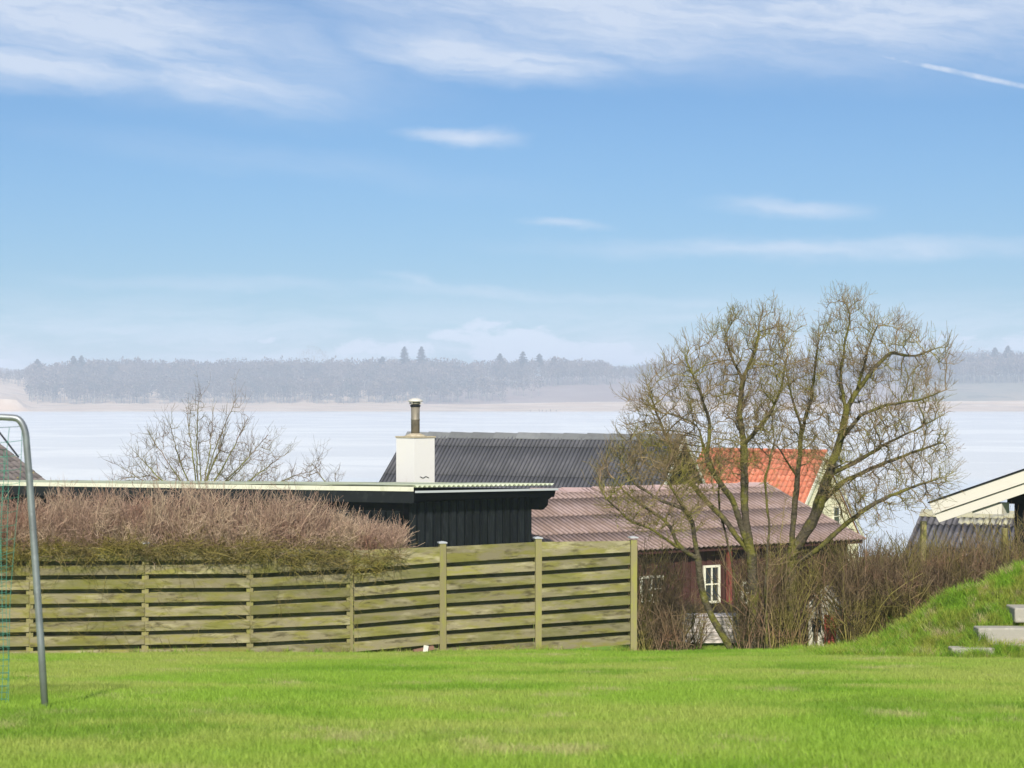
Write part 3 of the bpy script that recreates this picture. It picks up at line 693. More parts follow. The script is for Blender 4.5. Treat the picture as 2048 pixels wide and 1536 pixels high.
# white and red play hut glimpsed through the shrubs
q = P(1655, 1300, 33.5); gz_ = float(ground(q.x, q.y))
hut = empty('play_hut', (q.x, q.y, gz_), R(-18), label='small white hut with red door glimpsed through the bare shrubs', cat='hut')
hut.scale = (.66, .66, .72)
MB().poly([(-.42, -.4, 0), (.42, -.4, 0), (.42, -.4, 1.05), (0, -.4, 1.45), (-.42, -.4, 1.05)], (0, .9, 0)).build('wall', M_whitewood, hut)
MB().box(-.02, .28, -.43, -.402, .05, .85).build('door', M_stain, hut)
for sg in (-1, 1):
    MB().poly([(0, -.5, 1.50), (sg * .55, -.5, .96), (sg * .55, -.5, .92), (0, -.5, 1.45)], (0, 1.1, 0)).build('roof', M_whitewood, hut)
MB().box(-.33, -.1, -.425, -.402, .45, .75).build('window', M_glass, hut)

# ------------------------------------------------------------------ grass mound with concrete steps
mpx = [1640, 1690, 1740, 1800, 1850, 1880, 1930, 1980, 2010, 2048, 2150, 2400]
mpy = [1318, 1314, 1306, 1276, 1246, 1214, 1188, 1172, 1158, 1142, 1112, 1072]
def mound_h(x, y):
    px = x / 28.6 * F + 1024
    crest = np.interp(px, mpx, mpy); zc = (790 - crest) / F * 28.6 - np.interp(28.6, prof[:, 0], prof[:, 1])
    f = np.interp(y, [26.3, 26.9, 27.6, 28.6, 29.4, 30.4, 31.4], [-.05, .12, .52, 1.0, .96, .5, -.05])
    bumps = (.075) * np.sin(x * 6.1 + y * 2) * np.sin(y * 5.3 - x) + .045 * np.sin(x * 13.7) * np.sin(y * 11.3 + x * 3)
    return np.maximum(zc, -.1) * f + bumps * np.clip(zc * 3, 0, 1)
mxs = np.linspace(4.2, 10.5, 160); mys = np.linspace(26.2, 31.5, 110)
MX, MY = np.meshgrid(mxs, mys, indexing='xy')
def mz(x, y): return ground(x, y) + mound_h(x, y) - .03
mound = tag(link('grass_mound', grid_mesh('grass_mound', MX, MY, mz(MX, MY), M_mturf)), kind='structure')
st = empty('garden_steps', P(2010, 1300, 27.2), 0, label='pale concrete garden steps set into the grass mound at the right', cat='steps')
SO = st.location
for (px0, px1, py0, py1, d_, th) in [(1903, 1990, 1296, 1306, 26.75, .25), (1978, 2110, 1288, 1299, 26.95, .3), (1956, 2130, 1256, 1287, 27.05, .30), (2029, 2160, 1216, 1238, 27.3, .5), (2070, 2200, 1176, 1200, 27.6, .5)]:
    a, b = P(px0, py1, d_) - SO, P(px1, py0, d_) - SO
    o_ = MB().box(a.x, b.x, a.y, a.y + th, a.z - .05, b.z).build('step', M_sleeper, st)
    mo = o_.modifiers.new('edge', 'BEVEL'); mo.width = .018; mo.segments = 2

# ------------------------------------------------------------------ grass blades (instances on the turf)
def tuft_mesh(name, nb, rad, h0, h1, wd, lean, m_, seed):
    rs = np.random.RandomState(seed); 
    r = rad * np.sqrt(rs.rand(nb)); a = rs.rand(nb) * 2 * np.pi; bx = np.stack([r * np.cos(a), r * np.sin(a), np.full(nb, -.004)], -1)
    h = rs.uniform(h0, h1, nb); az_ = rs.rand(nb) * 2 * np.pi; ln = rs.uniform(.1, 1, nb) * lean * h
    d = np.stack([np.cos(az_), np.sin(az_), np.zeros(nb)], -1); tw = rs.rand(nb) * np.pi; s_ = np.stack([np.cos(tw), np.sin(tw), np.zeros(nb)], -1) * wd / 2
    up = np.array([0, 0, 1.])
    p1 = bx + up * (h * .55)[:, None] + d * (ln * .3)[:, None]; p2 = bx + up * h[:, None] + d * ln[:, None]
    V = np.stack([bx - s_, bx + s_, p1 + s_ * .8, p1 - s_ * .8, p2 + s_ * .15, p2 - s_ * .15], 1).reshape(-1, 3)
    i = np.arange(nb)[:, None] * 6
    Q = np.concatenate([i + np.array([[0, 1, 2, 3]]), i + np.array([[3, 2, 4, 5]])])
    return np_mesh(name, V, Q, m_)
def scatter_grass(name, surf_me, tufts, density, smin, smax, seed):
    o = link(name, surf_me); tag(o, kind='stuff')
    ng = bpy.data.node_groups.new(name + '_nodes', 'GeometryNodeTree')
    ng.interface.new_socket('Geometry', in_out='INPUT', socket_type='NodeSocketGeometry'); ng.interface.new_socket('Geometry', in_out='OUTPUT', socket_type='NodeSocketGeometry')
    N, L_ = ng.nodes, ng.links
    gi, go = N.new('NodeGroupInput'), N.new('NodeGroupOutput')
    dp = N.new('GeometryNodeDistributePointsOnFaces'); dp.inputs['Density'].default_value = density; dp.inputs['Seed'].default_value = seed
    L_.new(gi.outputs[0], dp.inputs['Mesh'])
    ip = N.new('GeometryNodeInstanceOnPoints'); L_.new(dp.outputs['Points'], ip.inputs['Points'])
    gtoi = N.new('GeometryNodeGeometryToInstance')
    for tm in tufts:
        oi = N.new('GeometryNodeObjectInfo'); to = bpy.data.objects.new(name + '_tuft', tm); oi.inputs['Object'].default_value = to
        L_.new(oi.outputs['Geometry'], gtoi.inputs[0])
    L_.new(gtoi.outputs[0], ip.inputs['Instance']); ip.inputs['Pick Instance'].default_value = True
    rv = N.new('FunctionNodeRandomValue'); rv.data_type = 'FLOAT'
    rv.inputs[2].default_value = 0; rv.inputs[3].default_value = 6.283
    cb = N.new('ShaderNodeCombineXYZ'); L_.new(rv.outputs[1], cb.inputs[2]); L_.new(cb.outputs[0], ip.inputs['Rotation'])
    rs_ = N.new('FunctionNodeRandomValue'); rs_.data_type = 'FLOAT'; rs_.inputs[2].default_value = smin; rs_.inputs[3].default_value = smax; rs_.inputs['Seed'].default_value = 5
    L_.new(rs_.outputs[1], ip.inputs['Scale'])
    ri = N.new('GeometryNodeRealizeInstances') if False else None
    L_.new(ip.outputs[0], go.inputs[0])
    md = o.modifiers.new('grass', 'NODES'); md.node_group = ng
    return o
T1 = [tuft_mesh('tuft', 70, .13, .02, .045, .0042, .7, M_grass, s) for s in range(5)]
gy = np.arange(7.6, 30.9, .6); gu = np.linspace(-.29, .29, 40)
GY, GU = np.meshgrid(gy, gu, indexing='ij'); GX = GU * GY
scatter_grass('lawn_grass', grid_mesh('lawn_grass', GX, GY, ground(GX, GY), M_grass), T1, 85, .75, 1.3, 1)
gy = np.arange(33.4, 37.3, .6); GY, GU = np.meshgrid(gy, np.linspace(.05, .14, 10), indexing='ij'); GX = GU * GY
scatter_grass('far_lawn_grass', grid_mesh('far_lawn_grass', GX, GY, ground(GX, GY), M_grass), T1, 60, .8, 1.3, 2)
T2 = [tuft_mesh('long_tuft', 46, .07, .05, .15, .0055, 1.1, M_mgrass, s + 20) for s in range(4)]
m2 = grid_mesh('mound_grass', MX[:, ::2][::2], MY[:, ::2][::2], mz(MX, MY)[:, ::2][::2], M_mgrass)
scatter_grass('mound_grass', m2, T2, 150, .5, 1.5, 3)
T3 = [tuft_mesh('edge_tuft', 30, .06, .04, .12, .005, .9, M_mgrass, s + 40) for s in range(3)]
q = np.linspace(0, 1, 60); ex = np.interp(q, [0, 1], [-6.2, 2.1]); ey = np.interp(ex, [P(x, 0, d).x for x, d in fp], [d for x, d in fp]) - .12
EX = np.stack([ex, ex]); EY = np.stack([ey - .07, ey + .10])
scatter_grass('fence_foot_grass', grid_mesh('fence_foot_grass', EX, EY, ground(EX, EY), M_mgrass), T3, 70, .4, 1.3, 4)

# ------------------------------------------------------------------ trees
def twigs(rs, base, dir0, length, rad, curl=.35, up=.15, seg=5, k=3):
    """base (n,3), dir0 (n,3): crooked tapering twigs"""
    n_ = len(base); d = dir0 / np.linalg.norm(dir0, axis=1, keepdims=True); p_ = base.copy(); Pt = [p_]; st_ = (length / (seg - 1))[:, None]
    for s in range(seg - 1):
        d = d + rs.normal(0, curl, (n_, 3)) + np.array([0, 0, up]); d /= np.linalg.norm(d, axis=1, keepdims=True)
        p_ = p_ + d * st_; Pt.append(p_)
    Pt = np.stack(Pt, 1); Rd = rad[:, None] * np.linspace(1, .4, seg)[None]
    return Pt, Rd
def children_of(rs, Pt, Rd, n_, len_, spread=.8, up=.2, seg=4, curl=.3, rmul=.65):
    i = rs.randint(0, Pt.shape[0], n_); j = rs.randint(1, Pt.shape[1] - 1, n_)
    b = Pt[i, j]; dirn = Pt[i, j + 1] - Pt[i, j]; dirn /= np.linalg.norm(dirn, axis=1, keepdims=True) + 1e-9
    d = dirn + rs.normal(0, spread, (n_, 3)); l_ = rs.uniform(*len_, n_)
    return twigs(rs, b, d, l_, Rd[i, j] * rmul, curl, up, seg)
def in_poly(x, y, poly):
    ins = np.zeros(len(x), bool); j = len(poly) - 1
    for i in range(len(poly)):
        xi, yi = poly[i]; xj, yj = poly[j]
        c_ = ((yi > y) != (yj > y)) & (x < (xj - xi) * (y - yi) / (yj - yi + 1e-9) + xi)
        ins ^= c_; j = i
    return ins
def grow(rs, limbs, attr, step, di, dk, iters, up=.12, jit=.14, out=.28):
    """space colonisation from hand-laid limbs; returns node positions and parents"""
    pos, par = [], []
    for limb in limbs:                          # limb: (parent limb index or -1, list of points)
        pi, pts = limb['from'], limb['pts']
        prev = -1 if pi is None else limbs[pi]['ids'][min(limb.get('at', -1), len(limbs[pi]['ids']) - 1)] if limb.get('at', -1) >= 0 else limbs[pi]['ids'][-1]
        if pi is not None and limb.get('near', True):
            ids = limbs[pi]['ids']; dd = [np.linalg.norm(pos[k] - pts[0]) for k in ids]; prev = ids[int(np.argmin(dd))]
        ids = []
        cur = pts[0] if prev == -1 else pos[prev]
        if prev == -1: pos.append(cur); par.append(-1); prev = len(pos) - 1; ids.append(prev)
        for q in pts[1:] if pi is None else pts[1:]:
            d = q - cur; n_ = max(1, int(np.linalg.norm(d) / step)); c0 = cur
            for k in range(1, n_ + 1):
                pnt = c0 + d * k / n_ + rs.normal(0, step * .10, 3)
                pos.append(pnt); par.append(prev); prev = len(pos) - 1; ids.append(prev)
            cur = q
        limb['ids'] = ids
    pos = [np.array(p_) for p_ in pos]; cen = np.array(pos).mean(0) - np.array([0, 0, .8])
    A_ = attr.copy(); PA = np.array(pos)
    nd = np.full(len(A_), 1e9); nn = np.zeros(len(A_), int)
    def upd(i0):
        nonlocal nd, nn
        NP = np.array(pos[i0:])
        for s in range(0, len(NP), 200):
            D = np.linalg.norm(A_[:, None] - NP[None, s:s + 200], axis=2); m_ = D.argmin(1); dm = D[np.arange(len(A_)), m_]
            b = dm < nd; nd[b] = dm[b]; nn[b] = i0 + s + m_[b]
    upd(0)
    kids = {}
    for it in range(iters):
        k = nd > dk; A_, nd, nn = A_[k], nd[k], nn[k]
        act = nd < di
        if len(A_) == 0 or not act.any(): break
        i0 = len(pos); src = nn[act]; PA = np.array(pos)
        V = A_[act] - PA[src]; V /= np.linalg.norm(V, axis=1, keepdims=True)
        acc = np.zeros((len(PA), 3)); np.add.at(acc, src, V)
        new = 0
        for u in np.unique(src):
            if kids.get(u, 0) >= 3: continue
            d = acc[u]; l_ = np.linalg.norm(d)
            if l_ < 1e-6: continue
            ov = PA[u] - cen; ov /= np.linalg.norm(ov) + 1e-9
            d = d / l_ + ov * out + np.array([0, 0, up]) + rs.normal(0, jit, 3); d /= np.linalg.norm(d)
            pos.append(PA[u] + d * step); par.append(u); kids[u] = kids.get(u, 0) + 1; new += 1
        if not new: break
        upd(i0)
    return np.array(pos), np.array(par)
def radii(pos, par, r0, ex):
    acc = np.zeros(len(pos)); 
    has = np.zeros(len(pos), bool); has[par[par >= 0]] = True
    r = np.zeros(len(pos))
    for i in range(len(pos) - 1, -1, -1):
        r[i] = (acc[i] if has[i] else r0 ** ex) ** (1 / ex)
        if par[i] >= 0: acc[par[i]] += r[i] ** ex
    return r
def tree_object(name, loc, label, pos, par, r0=.0045, ex=2.25, spur=(1.2, .10, .30), cat='tree', seed=1, split=.028, rmin=.0, mats=None, group=None, rmax=9, shoots=None):
    rs = np.random.RandomState(seed); loc = np.array(loc)
    r = np.minimum(radii(pos, par, r0, ex), rmax); ok = par >= 0; i = np.where(ok)[0]; pr = par[i]
    r_p = np.minimum(r[pr], r[i] * 1.25)
    ext = (pos[i] - pos[pr]) * .08
    Pt = np.stack([pos[pr] - ext, pos[i] + ext], 1) - loc; Rd = np.stack([r_p, r[i]], 1)
    t_ = empty(name, loc, 0, label=label, cat=cat, group=group)
    mb_, mt_ = mats or (M_bark, M_twig)
    kid = {}
    for a in i: kid.setdefault(par[a], []).append(a)
    def chains(lo, hi, k, mat_, nm):              # unbroken tapering limbs of a given thickness
        mb = MB(); sel = (r >= lo) & (r < hi); seen = set()
        for a in range(len(pos)):
            if not sel[a] or a in seen: continue
            ch_ = [a]; seen.add(a)
            while True:
                ks = [q for q in kid.get(ch_[-1], []) if sel[q] and q not in seen]
                if not ks: break
                q = max(ks, key=lambda z: r[z]); ch_.append(q); seen.add(q)
            pp = [pos[c] for c in ch_]; rr = [r[c] for c in ch_]
            if par[ch_[0]] >= 0: pp = [pos[par[ch_[0]]]] + pp; rr = [min(r[par[ch_[0]]], rr[0] * 1.3)] + rr
            if len(pp) < 2: continue
            pp = np.array(pp); 
            if len(pp) > 3: pp[1:-1] = .5 * pp[1:-1] + .25 * (pp[:-2] + pp[2:])
            kn = [x_ * (1 + rs.uniform(-.08, .16)) for x_ in rr]
            mb.tube([Vector(p_ - loc) for p_ in pp], kn, k)
        if mb.v: mb.build(nm, mat_, t_, True)
    chains(split, 99, 10, mb_, 'trunk'); chains(.0095 if split < .04 else .02, split, 6, mb_, 'crown')
    big_ = r[i] > (.0095 if split < .04 else .02)
    parts = [tubes_np(Pt[~big_], Rd[~big_], 4)]
    # short crooked spurs on all thin wood
    c_ = i[r[i] < .016]; n_ = int(len(c_) * spur[0]); pick = rs.choice(c_, n_)
    base = pos[pick]; along = base - pos[par[pick]]; along /= np.linalg.norm(along, axis=1, keepdims=True) + 1e-9
    d = along * .8 + rs.normal(0, .75, (n_, 3)) + np.array([0, 0, .35]); d /= np.linalg.norm(d, axis=1, keepdims=True)
    l_ = rs.uniform(spur[1], spur[2], n_)[:, None]
    p1 = base + d * l_ * .5; d2 = d + rs.normal(0, .35, (n_, 3)) + np.array([0, 0, .2]); d2 /= np.linalg.norm(d2, axis=1, keepdims=True)
    p2 = p1 + d2 * l_ * .5
    Pt2 = np.stack([base, p1, p2], 1) - loc; rr = np.minimum(r[pick] * .8, r0 * .95)
    parts.append(tubes_np(Pt2, np.stack([rr, rr * .85, rr * .55], 1), 3))
    if shoots:
        ns, l0, l1, nk = shoots
        cen = pos[i[r[i] < .03]].mean(0); c2 = i[r[i] < .022]; pick = rs.choice(c2, ns)
        out = pos[pick] - cen; out /= np.linalg.norm(out, axis=1, keepdims=True) + 1e-9
        along = pos[pick] - pos[par[pick]]; along /= np.linalg.norm(along, axis=1, keepdims=True) + 1e-9
        dd_ = out * .55 + along * .5 + rs.normal(0, .45, (ns, 3)) + np.array([0, 0, .5])
        A1 = twigs(rs, pos[pick], dd_, rs.uniform(l0, l1, ns), rs.uniform(.6, .9, ns) * r0, .13, .12, 5)
        A2 = children_of(rs, *A1, nk, (l0 * .35, l1 * .5), .7, .15, seg=3, curl=.25); A2 = (A2[0], np.maximum(A2[1], r0 * .5))
        parts += [tubes_np(a[0] - loc, a[1], 3) for a in (A1, A2)]
    V, Q = join_np(parts); link('crown', np_mesh('crown', V, Q, mt_), t_)
    return t_
def pl(pts, d, dd=None):
    return [np.array(P(x, y, d + (dd[k] if dd else 0))) for k, (x, y) in enumerate(pts)]
def attractors(rs, poly, n_, d, depth, holes=()):
    xs = [p_[0] for p_ in poly]; ys_ = [p_[1] for p_ in poly]; out = []
    cxm, wm = (min(xs) + max(xs)) / 2, (max(xs) - min(xs)) / 2
    while len(out) < n_:
        x = rs.uniform(min(xs), max(xs), n_); y = rs.uniform(min(ys_), max(ys_), n_)
        k = in_poly(x, y, poly); x, y = x[k], y[k]
        z = rs.uniform(-1, 1, len(x)) * depth * np.sqrt(np.clip(1 - ((x - cxm) / (wm * 1.1)) ** 2, .15, 1))
        out += [np.array(P(a, b, d + c_)) for a, b, c_ in zip(x, y, z)]
    return np.array(out[:n_])

def plumes(rs, poly, root, tips, per, d, depth, sig, inner=.45):
    """growth targets in boughs that fan out from a root point to the ragged edge of the crown"""
    pl_ = np.array(poly, float); seg = np.linalg.norm(np.roll(pl_, -1, 0) - pl_, axis=1); cum_ = np.concatenate([[0], np.cumsum(seg)]); out = []
    for k in range(tips):
        a = (k + rs.uniform(-.4, .4)) / tips * cum_[-1] % cum_[-1]; i = int(np.searchsorted(cum_, a, 'right') - 1) % len(pl_); f = (a - cum_[i]) / seg[i]
        e = pl_[i] * (1 - f) + pl_[(i + 1) % len(pl_)] * f; s_ = rs.choice([1.0, .97, .9, .75, .58]); e = np.array(root) + (e - np.array(root)) * s_
        dz = rs.uniform(-1, 1) * depth * (math.sqrt(max(0, 1 - s_ * s_)) + .35)
        tip = np.array(P(e[0], e[1], d + dz)); ro = np.array(P(root[0], root[1], d)); st_ = ro + (tip - ro) * inner
        bend = rs.normal(0, .10, 3) * np.linalg.norm(tip - st_)
        n_ = int(per * rs.uniform(.6, 1.3)); u = rs.rand(n_)[:, None]
        out.append(st_ + (tip - st_) * u + bend * 4 * u * (1 - u) + rs.normal(0, 1, (n_, 3)) * sig * (1.15 - .75 * u))
    return np.concatenate(out)
# tree A: right, two thick mossy leaders
rs = np.random.RandomState(11); d = 33.0
gA = float(ground(P(1590, 1300, d).x, d))
limbs = [
 dict(pts=pl([(1583, 1312), (1580, 1200), (1582, 1110)], d) , **{'from': None}),
 dict(pts=pl([(1582, 1110), (1590, 1000), (1600, 900), (1602, 860)], d, [0, 0, .1, .1]), **{'from': 0}),
 dict(pts=pl([(1602, 860), (1585, 800), (1572, 740), (1560, 690)], d, [.1, .1, .2, .3]), **{'from': 1}),
 dict(pts=pl([(1602, 860), (1622, 800), (1632, 720), (1640, 650)], d, [.1, -.1, -.3, -.5]), **{'from': 1}),
 dict(pts=pl([(1582, 1110), (1625, 1040), (1655, 960), (1680, 880), (1692, 820)], d, [0, -.1, -.2, -.2, -.3]), **{'from': 0}),
 dict(pts=pl([(1692, 820), (1715, 780), (1745, 740), (1780, 705), (1830, 712), (1880, 695)], d, [-.3, -.3, -.2, 0, .1, .2]), **{'from': 4}),
 dict(pts=pl([(1692, 820), (1680, 760), (1690, 690), (1700, 630), (1685, 590)], d, [-.3, -.2, -.2, 0, 0]), **{'from': 4}),
 dict(pts=pl([(1715, 780), (1735, 700), (1755, 650)], d, [-.3, -.5, -.6]), **{'from': 5}),
 dict(pts=pl([(1680, 880), (1720, 830), (1780, 808), (1845, 798), (1890, 780)], d, [-.2, -.5, -.6, -.6, -.5]), **{'from': 4}),
 dict(pts=pl([(1660, 950), (1700, 930), (1770, 888), (1830, 860), (1888, 828)], d, [-.2, .2, .5, .6, .6]), **{'from': 4}),
 dict(pts=pl([(1640, 1010), (1690, 960), (1740, 938), (1805, 912), (1885, 885)], d, [-.1, .1, .3, .3, .2]), **{'from': 4}),
 dict(pts=pl([(1590, 1140), (1640, 1095), (1690, 1048), (1750, 1005), (1822, 975), (1900, 950)], d, [0, -.3, -.4, -.4, -.3, -.2]), **{'from': 0}),
 dict(pts=pl([(1596, 960), (1560, 900), (1530, 870)], d, [0, -.3, -.5]), **{'from': 1}),
]
polyA = [(1560, 790), (1600, 720), (1625, 670), (1655, 622), (1690, 602), (1735, 620), (1755, 650), (1800, 642), (1850, 670), (1895, 692), (1880, 740), (1890, 800), (1905, 860), (1895, 905), (1915, 960), (1905, 995), (1840, 1005), (1780, 1040), (1720, 1070), (1680, 1010), (1700, 960), (1640, 900), (1560, 880)]
at = np.concatenate([plumes(rs, polyA, (1655, 930), 62, 34, d, 1.3, .17), attractors(rs, polyA, 420, d, 1.1)])
pos, par = grow(rs, limbs, at, .085, .75, .14, 80, up=.10)
tree_object('bare_tree', np.array([P(1583, 0, d).x, d, gA]), 'tall bare mossy tree with two thick diverging trunks, right one of the group', pos, par, r0=.0050, ex=2.0, seed=3, rmax=.17, spur=(.8, .08, .26), shoots=(2800, .18, .42, 5600), group='bare trees beside the fence end')
# tree B: middle
rs = np.random.RandomState(12); d = 32.4
limbs = [
 dict(pts=pl([(1500, 1312), (1508, 1200), (1502, 1110)], d), **{'from': None}),
 dict(pts=pl([(1502, 1110), (1490, 1030), (1488, 900), (1478, 820), (1485, 760), (1512, 700), (1520, 640)], d, [0, 0, 0, 0, .1, .2, .3]), **{'from': 0}),
 dict(pts=pl([(1500, 1090), (1465, 1000), (1432, 955), (1412, 915), (1395, 850)], d, [0, -.1, -.3, -.4, -.5]), **{'from': 0}),
 dict(pts=pl([(1490, 1080), (1450, 1040), (1400, 990), (1360, 940), (1330, 870)], d, [0, .1, .3, .5, .6]), **{'from': 0}),
 dict(pts=pl([(1412, 915), (1420, 850), (1400, 780), (1370, 720)], d, [-.4, -.4, -.5, -.6]), **{'from': 2}),
 dict(pts=pl([(1485, 760), (1460, 710), (1448, 660)], d, [.1, .2, .3]), **{'from': 1}),
 dict(pts=pl([(1488, 890), (1540, 830), (1565, 770), (1575, 700)], d, [0, -.2, -.3, -.3]), **{'from': 1}),
 dict(pts=pl([(1330, 870), (1310, 820), (1295, 770)], d, [.6, .6, .6]), **{'from': 3}),
 dict(pts=pl([(1535, 1312), (1530, 1180), (1538, 1050), (1530, 960), (1550, 880)], d, [-.2, -.2, -.1, 0, .1]), **{'from': None}),
 dict(pts=pl([(1480, 1312), (1474, 1200), (1462, 1110), (1440, 1030), (1436, 960)], d, [.2, .2, .2, .3, .3]), **{'from': None}),
 dict(pts=pl([(1555, 1312), (1566, 1190), (1560, 1090), (1570, 1000)], d, [.3, .3, .4, .5]), **{'from': None}),
]
polyB = [(1245, 880), (1262, 815), (1300, 770), (1335, 730), (1385, 715), (1425, 672), (1445, 642), (1500, 618), (1540, 614), (1580, 640), (1588, 700), (1560, 780), (1540, 880), (1520, 930), (1420, 930), (1330, 960), (1260, 920)]
at = np.concatenate([plumes(rs, polyB, (1450, 930), 58, 32, d, 1.3, .17), attractors(rs, polyB, 380, d, 1.1)])
pos, par = grow(rs, limbs, at, .085, .75, .14, 80, up=.14)
tree_object('bare_tree', np.array([P(1500, 0, d).x, d, float(ground(P(1500, 0, d).x, d))]), 'bare mossy tree with many upright stems, middle one of the group', pos, par, r0=.0050, ex=2.05, seed=4, rmax=.12, spur=(.7, .08, .25), shoots=(2500, .18, .42, 5000), group='bare trees beside the fence end')
# tree C: leaning trunk, low arching crown
rs = np.random.RandomState(13); d = 31.6
limbs = [
 dict(pts=pl([(1472, 1318), (1455, 1285), (1430, 1245), (1405, 1190), (1398, 1140), (1393, 1095)], d), **{'from': None}),
 dict(pts=pl([(1393, 1095), (1385, 1045), (1368, 1018), (1350, 985), (1330, 950)], d, [0, 0, -.1, -.2, -.2]), **{'from': 0}),
 dict(pts=pl([(1397, 1120), (1352, 1092), (1308, 1062), (1265, 1045), (1225, 1012), (1200, 980)], d, [0, -.1, -.2, -.3, -.3, -.4]), **{'from': 0}),
 dict(pts=pl([(1365, 1080), (1330, 1040), (1290, 1015), (1250, 985), (1215, 940)], d, [0, .2, .3, .3, .3]), **{'from': 2}),
 dict(pts=pl([(1368, 1018), (1320, 1000), (1270, 970), (1240, 920)], d, [-.1, .1, .2, .2]), **{'from': 1}),
]
polyC = [(1188, 960), (1215, 900), (1255, 860), (1300, 850), (1370, 880), (1400, 950), (1400, 1030), (1330, 1060), (1280, 1050), (1225, 1040)]
at = np.concatenate([plumes(rs, polyC, (1350, 1040), 30, 18, d, .8, .14), attractors(rs, polyC, 120, d, .8)])
pos, par = grow(rs, limbs, at, .08, .7, .14, 60, up=.05)
tree_object('bare_tree', np.array([P(1472, 0, d).x, d, float(ground(P(1472, 0, d).x, d))]), 'small bare tree with leaning trunk and low arching twigs beside the fence end', pos, par, r0=.0045, ex=1.95, seed=5, rmax=.11, spur=(.7, .08, .25), shoots=(900, .18, .42, 1800), group='bare trees beside the fence end')
# tree D: fan of twigs above the black building
rs = np.random.RandomState(14); d = 80.0
limbs = [dict(pts=pl([(398, 1120), (400, 1010)], d), **{'from': None})]
for k, tgt in enumerate([(225, 925), (262, 895), (300, 870), (340, 850), (372, 815), (398, 790), (428, 815), (470, 800), (497, 835), (535, 870), (575, 905), (610, 945), (350, 930), (440, 900), (500, 920), (300, 950), (395, 870), (455, 860)]):
    m_ = ((398 * .5 + tgt[0] * .5) + rs.uniform(-10, 10), 1010 * .45 + tgt[1] * .55 + 12)
    limbs.append(dict(pts=pl([(400, 1012), m_, tgt], d, [0, rs.uniform(-.6, .6), rs.uniform(-1.5, 1.5)]), **{'from': 0}))
polyD = [(215, 960), (235, 925), (275, 895), (295, 870), (345, 845), (375, 810), (400, 790), (425, 820), (470, 800), (500, 850), (535, 880), (560, 915), (590, 940), (640, 925), (670, 960), (600, 990), (400, 1010), (250, 985)]
at = plumes(rs, polyD, (400, 1010), 90, 17, d, 2.2, .25, .35)
pos, par = grow(rs, limbs, at, .16, 1.6, .27, 60, up=.16, jit=.2)
M_bushbark = mat('far_shrub_bark', (.15, .14, .06), .95, [((.20, .20, .04), 1.5, .42, .58, .8)], coord='World', spec=.05)
tree_object('bare_bush', np.array([P(398, 0, d).x, d, float(ground(P(398, 0, d).x, d))]), 'fan-shaped bare bush rising behind the long black building', pos, par, r0=.0085, ex=2.2, spur=(.7, .2, .5), seed=6, shoots=(900, .4, 1.1, 1500), cat='bush', split=.045, mats=(M_bushbark, M_bushtwig))
rs = np.random.RandomState(15)
limbs = [dict(pts=pl([(690, 1100), (680, 1000), (672, 960)], d), **{'from': None}), dict(pts=pl([(680, 1000), (640, 950), (625, 930)], d), **{'from': 0})]
at = attractors(rs, [(600, 960), (615, 925), (650, 905), (680, 940), (680, 985), (620, 990)], 34, d, 1.)
pos, par = grow(rs, limbs, at, .16, 1.6, .3, 30, up=.2, jit=.2)
tree_object('bare_sapling', np.array([P(690, 0, d).x, d, float(ground(P(690, 0, d).x, d))]), 'thin bare sapling right of the fan-shaped bush behind the black building', pos, par, r0=.008, ex=2.3, spur=(1., .25, .6), seed=7, shoots=(22, .5, 1.1, 30), cat='sapling', split=.045, mats=(M_bushbark, M_bushtwig))

# ------------------------------------------------------------------ shrubs and hedges made of twigs
def shrub(name, label, px0, px1, d, dsp, top, n_, seed, m_, cat='shrub', group=None, r=(.004, .014), lean=.25, kids=4.0, kl=(.2, .6), base_py=None, curl=.26, hvar=.3):
    rs = np.random.RandomState(seed)
    px = rs.uniform(px0, px1, n_); dd = d + rs.uniform(-dsp, dsp, n_)
    x = (px - 1024) / F * dd; z = ground(x, dd)
    if base_py is not None: z = (790 - np.full(n_, base_py)) / F * dd
    tops = np.interp(px, [t_[0] for t_ in top], [t_[1] for t_ in top]); zt = (790 - tops) / F * d
    h = np.maximum((zt - z) * rs.uniform(1 - hvar, 1.06, n_), .1)
    base = np.stack([x, dd, z - .03], -1)
    dir0 = np.stack([rs.normal(0, lean, n_), rs.normal(0, lean, n_), np.ones(n_)], -1)
    rad = r[0] + (r[1] - r[0]) * rs.rand(n_) ** 3 * 1.5
    A1 = twigs(rs, base, dir0, h * 1.08, rad, curl, .22, 7)
    A2 = children_of(rs, *A1, int(n_ * kids), kl, .8, .2)
    A2 = (A2[0], np.maximum(A2[1], .0022))
    A3 = children_of(rs, *A2, int(n_ * kids), (kl[0] * .4, kl[1] * .5), .8, .15, seg=3)
    A3 = (A3[0], np.maximum(A3[1], .0018))
    loc = np.array([(px0 + px1) / 2 / F * d - 1024 / F * d, d, float(ground((px0 + px1 - 2048) / 2 / F * d, d))])
    parts = [tubes_np(a[0] - loc, a[1], 3) for a in (A1, A2, A3)]
    V, Q = join_np(parts); o = link(name, np_mesh(name, V, Q, m_)); o.location = loc
    return tag(o, label, cat, group)
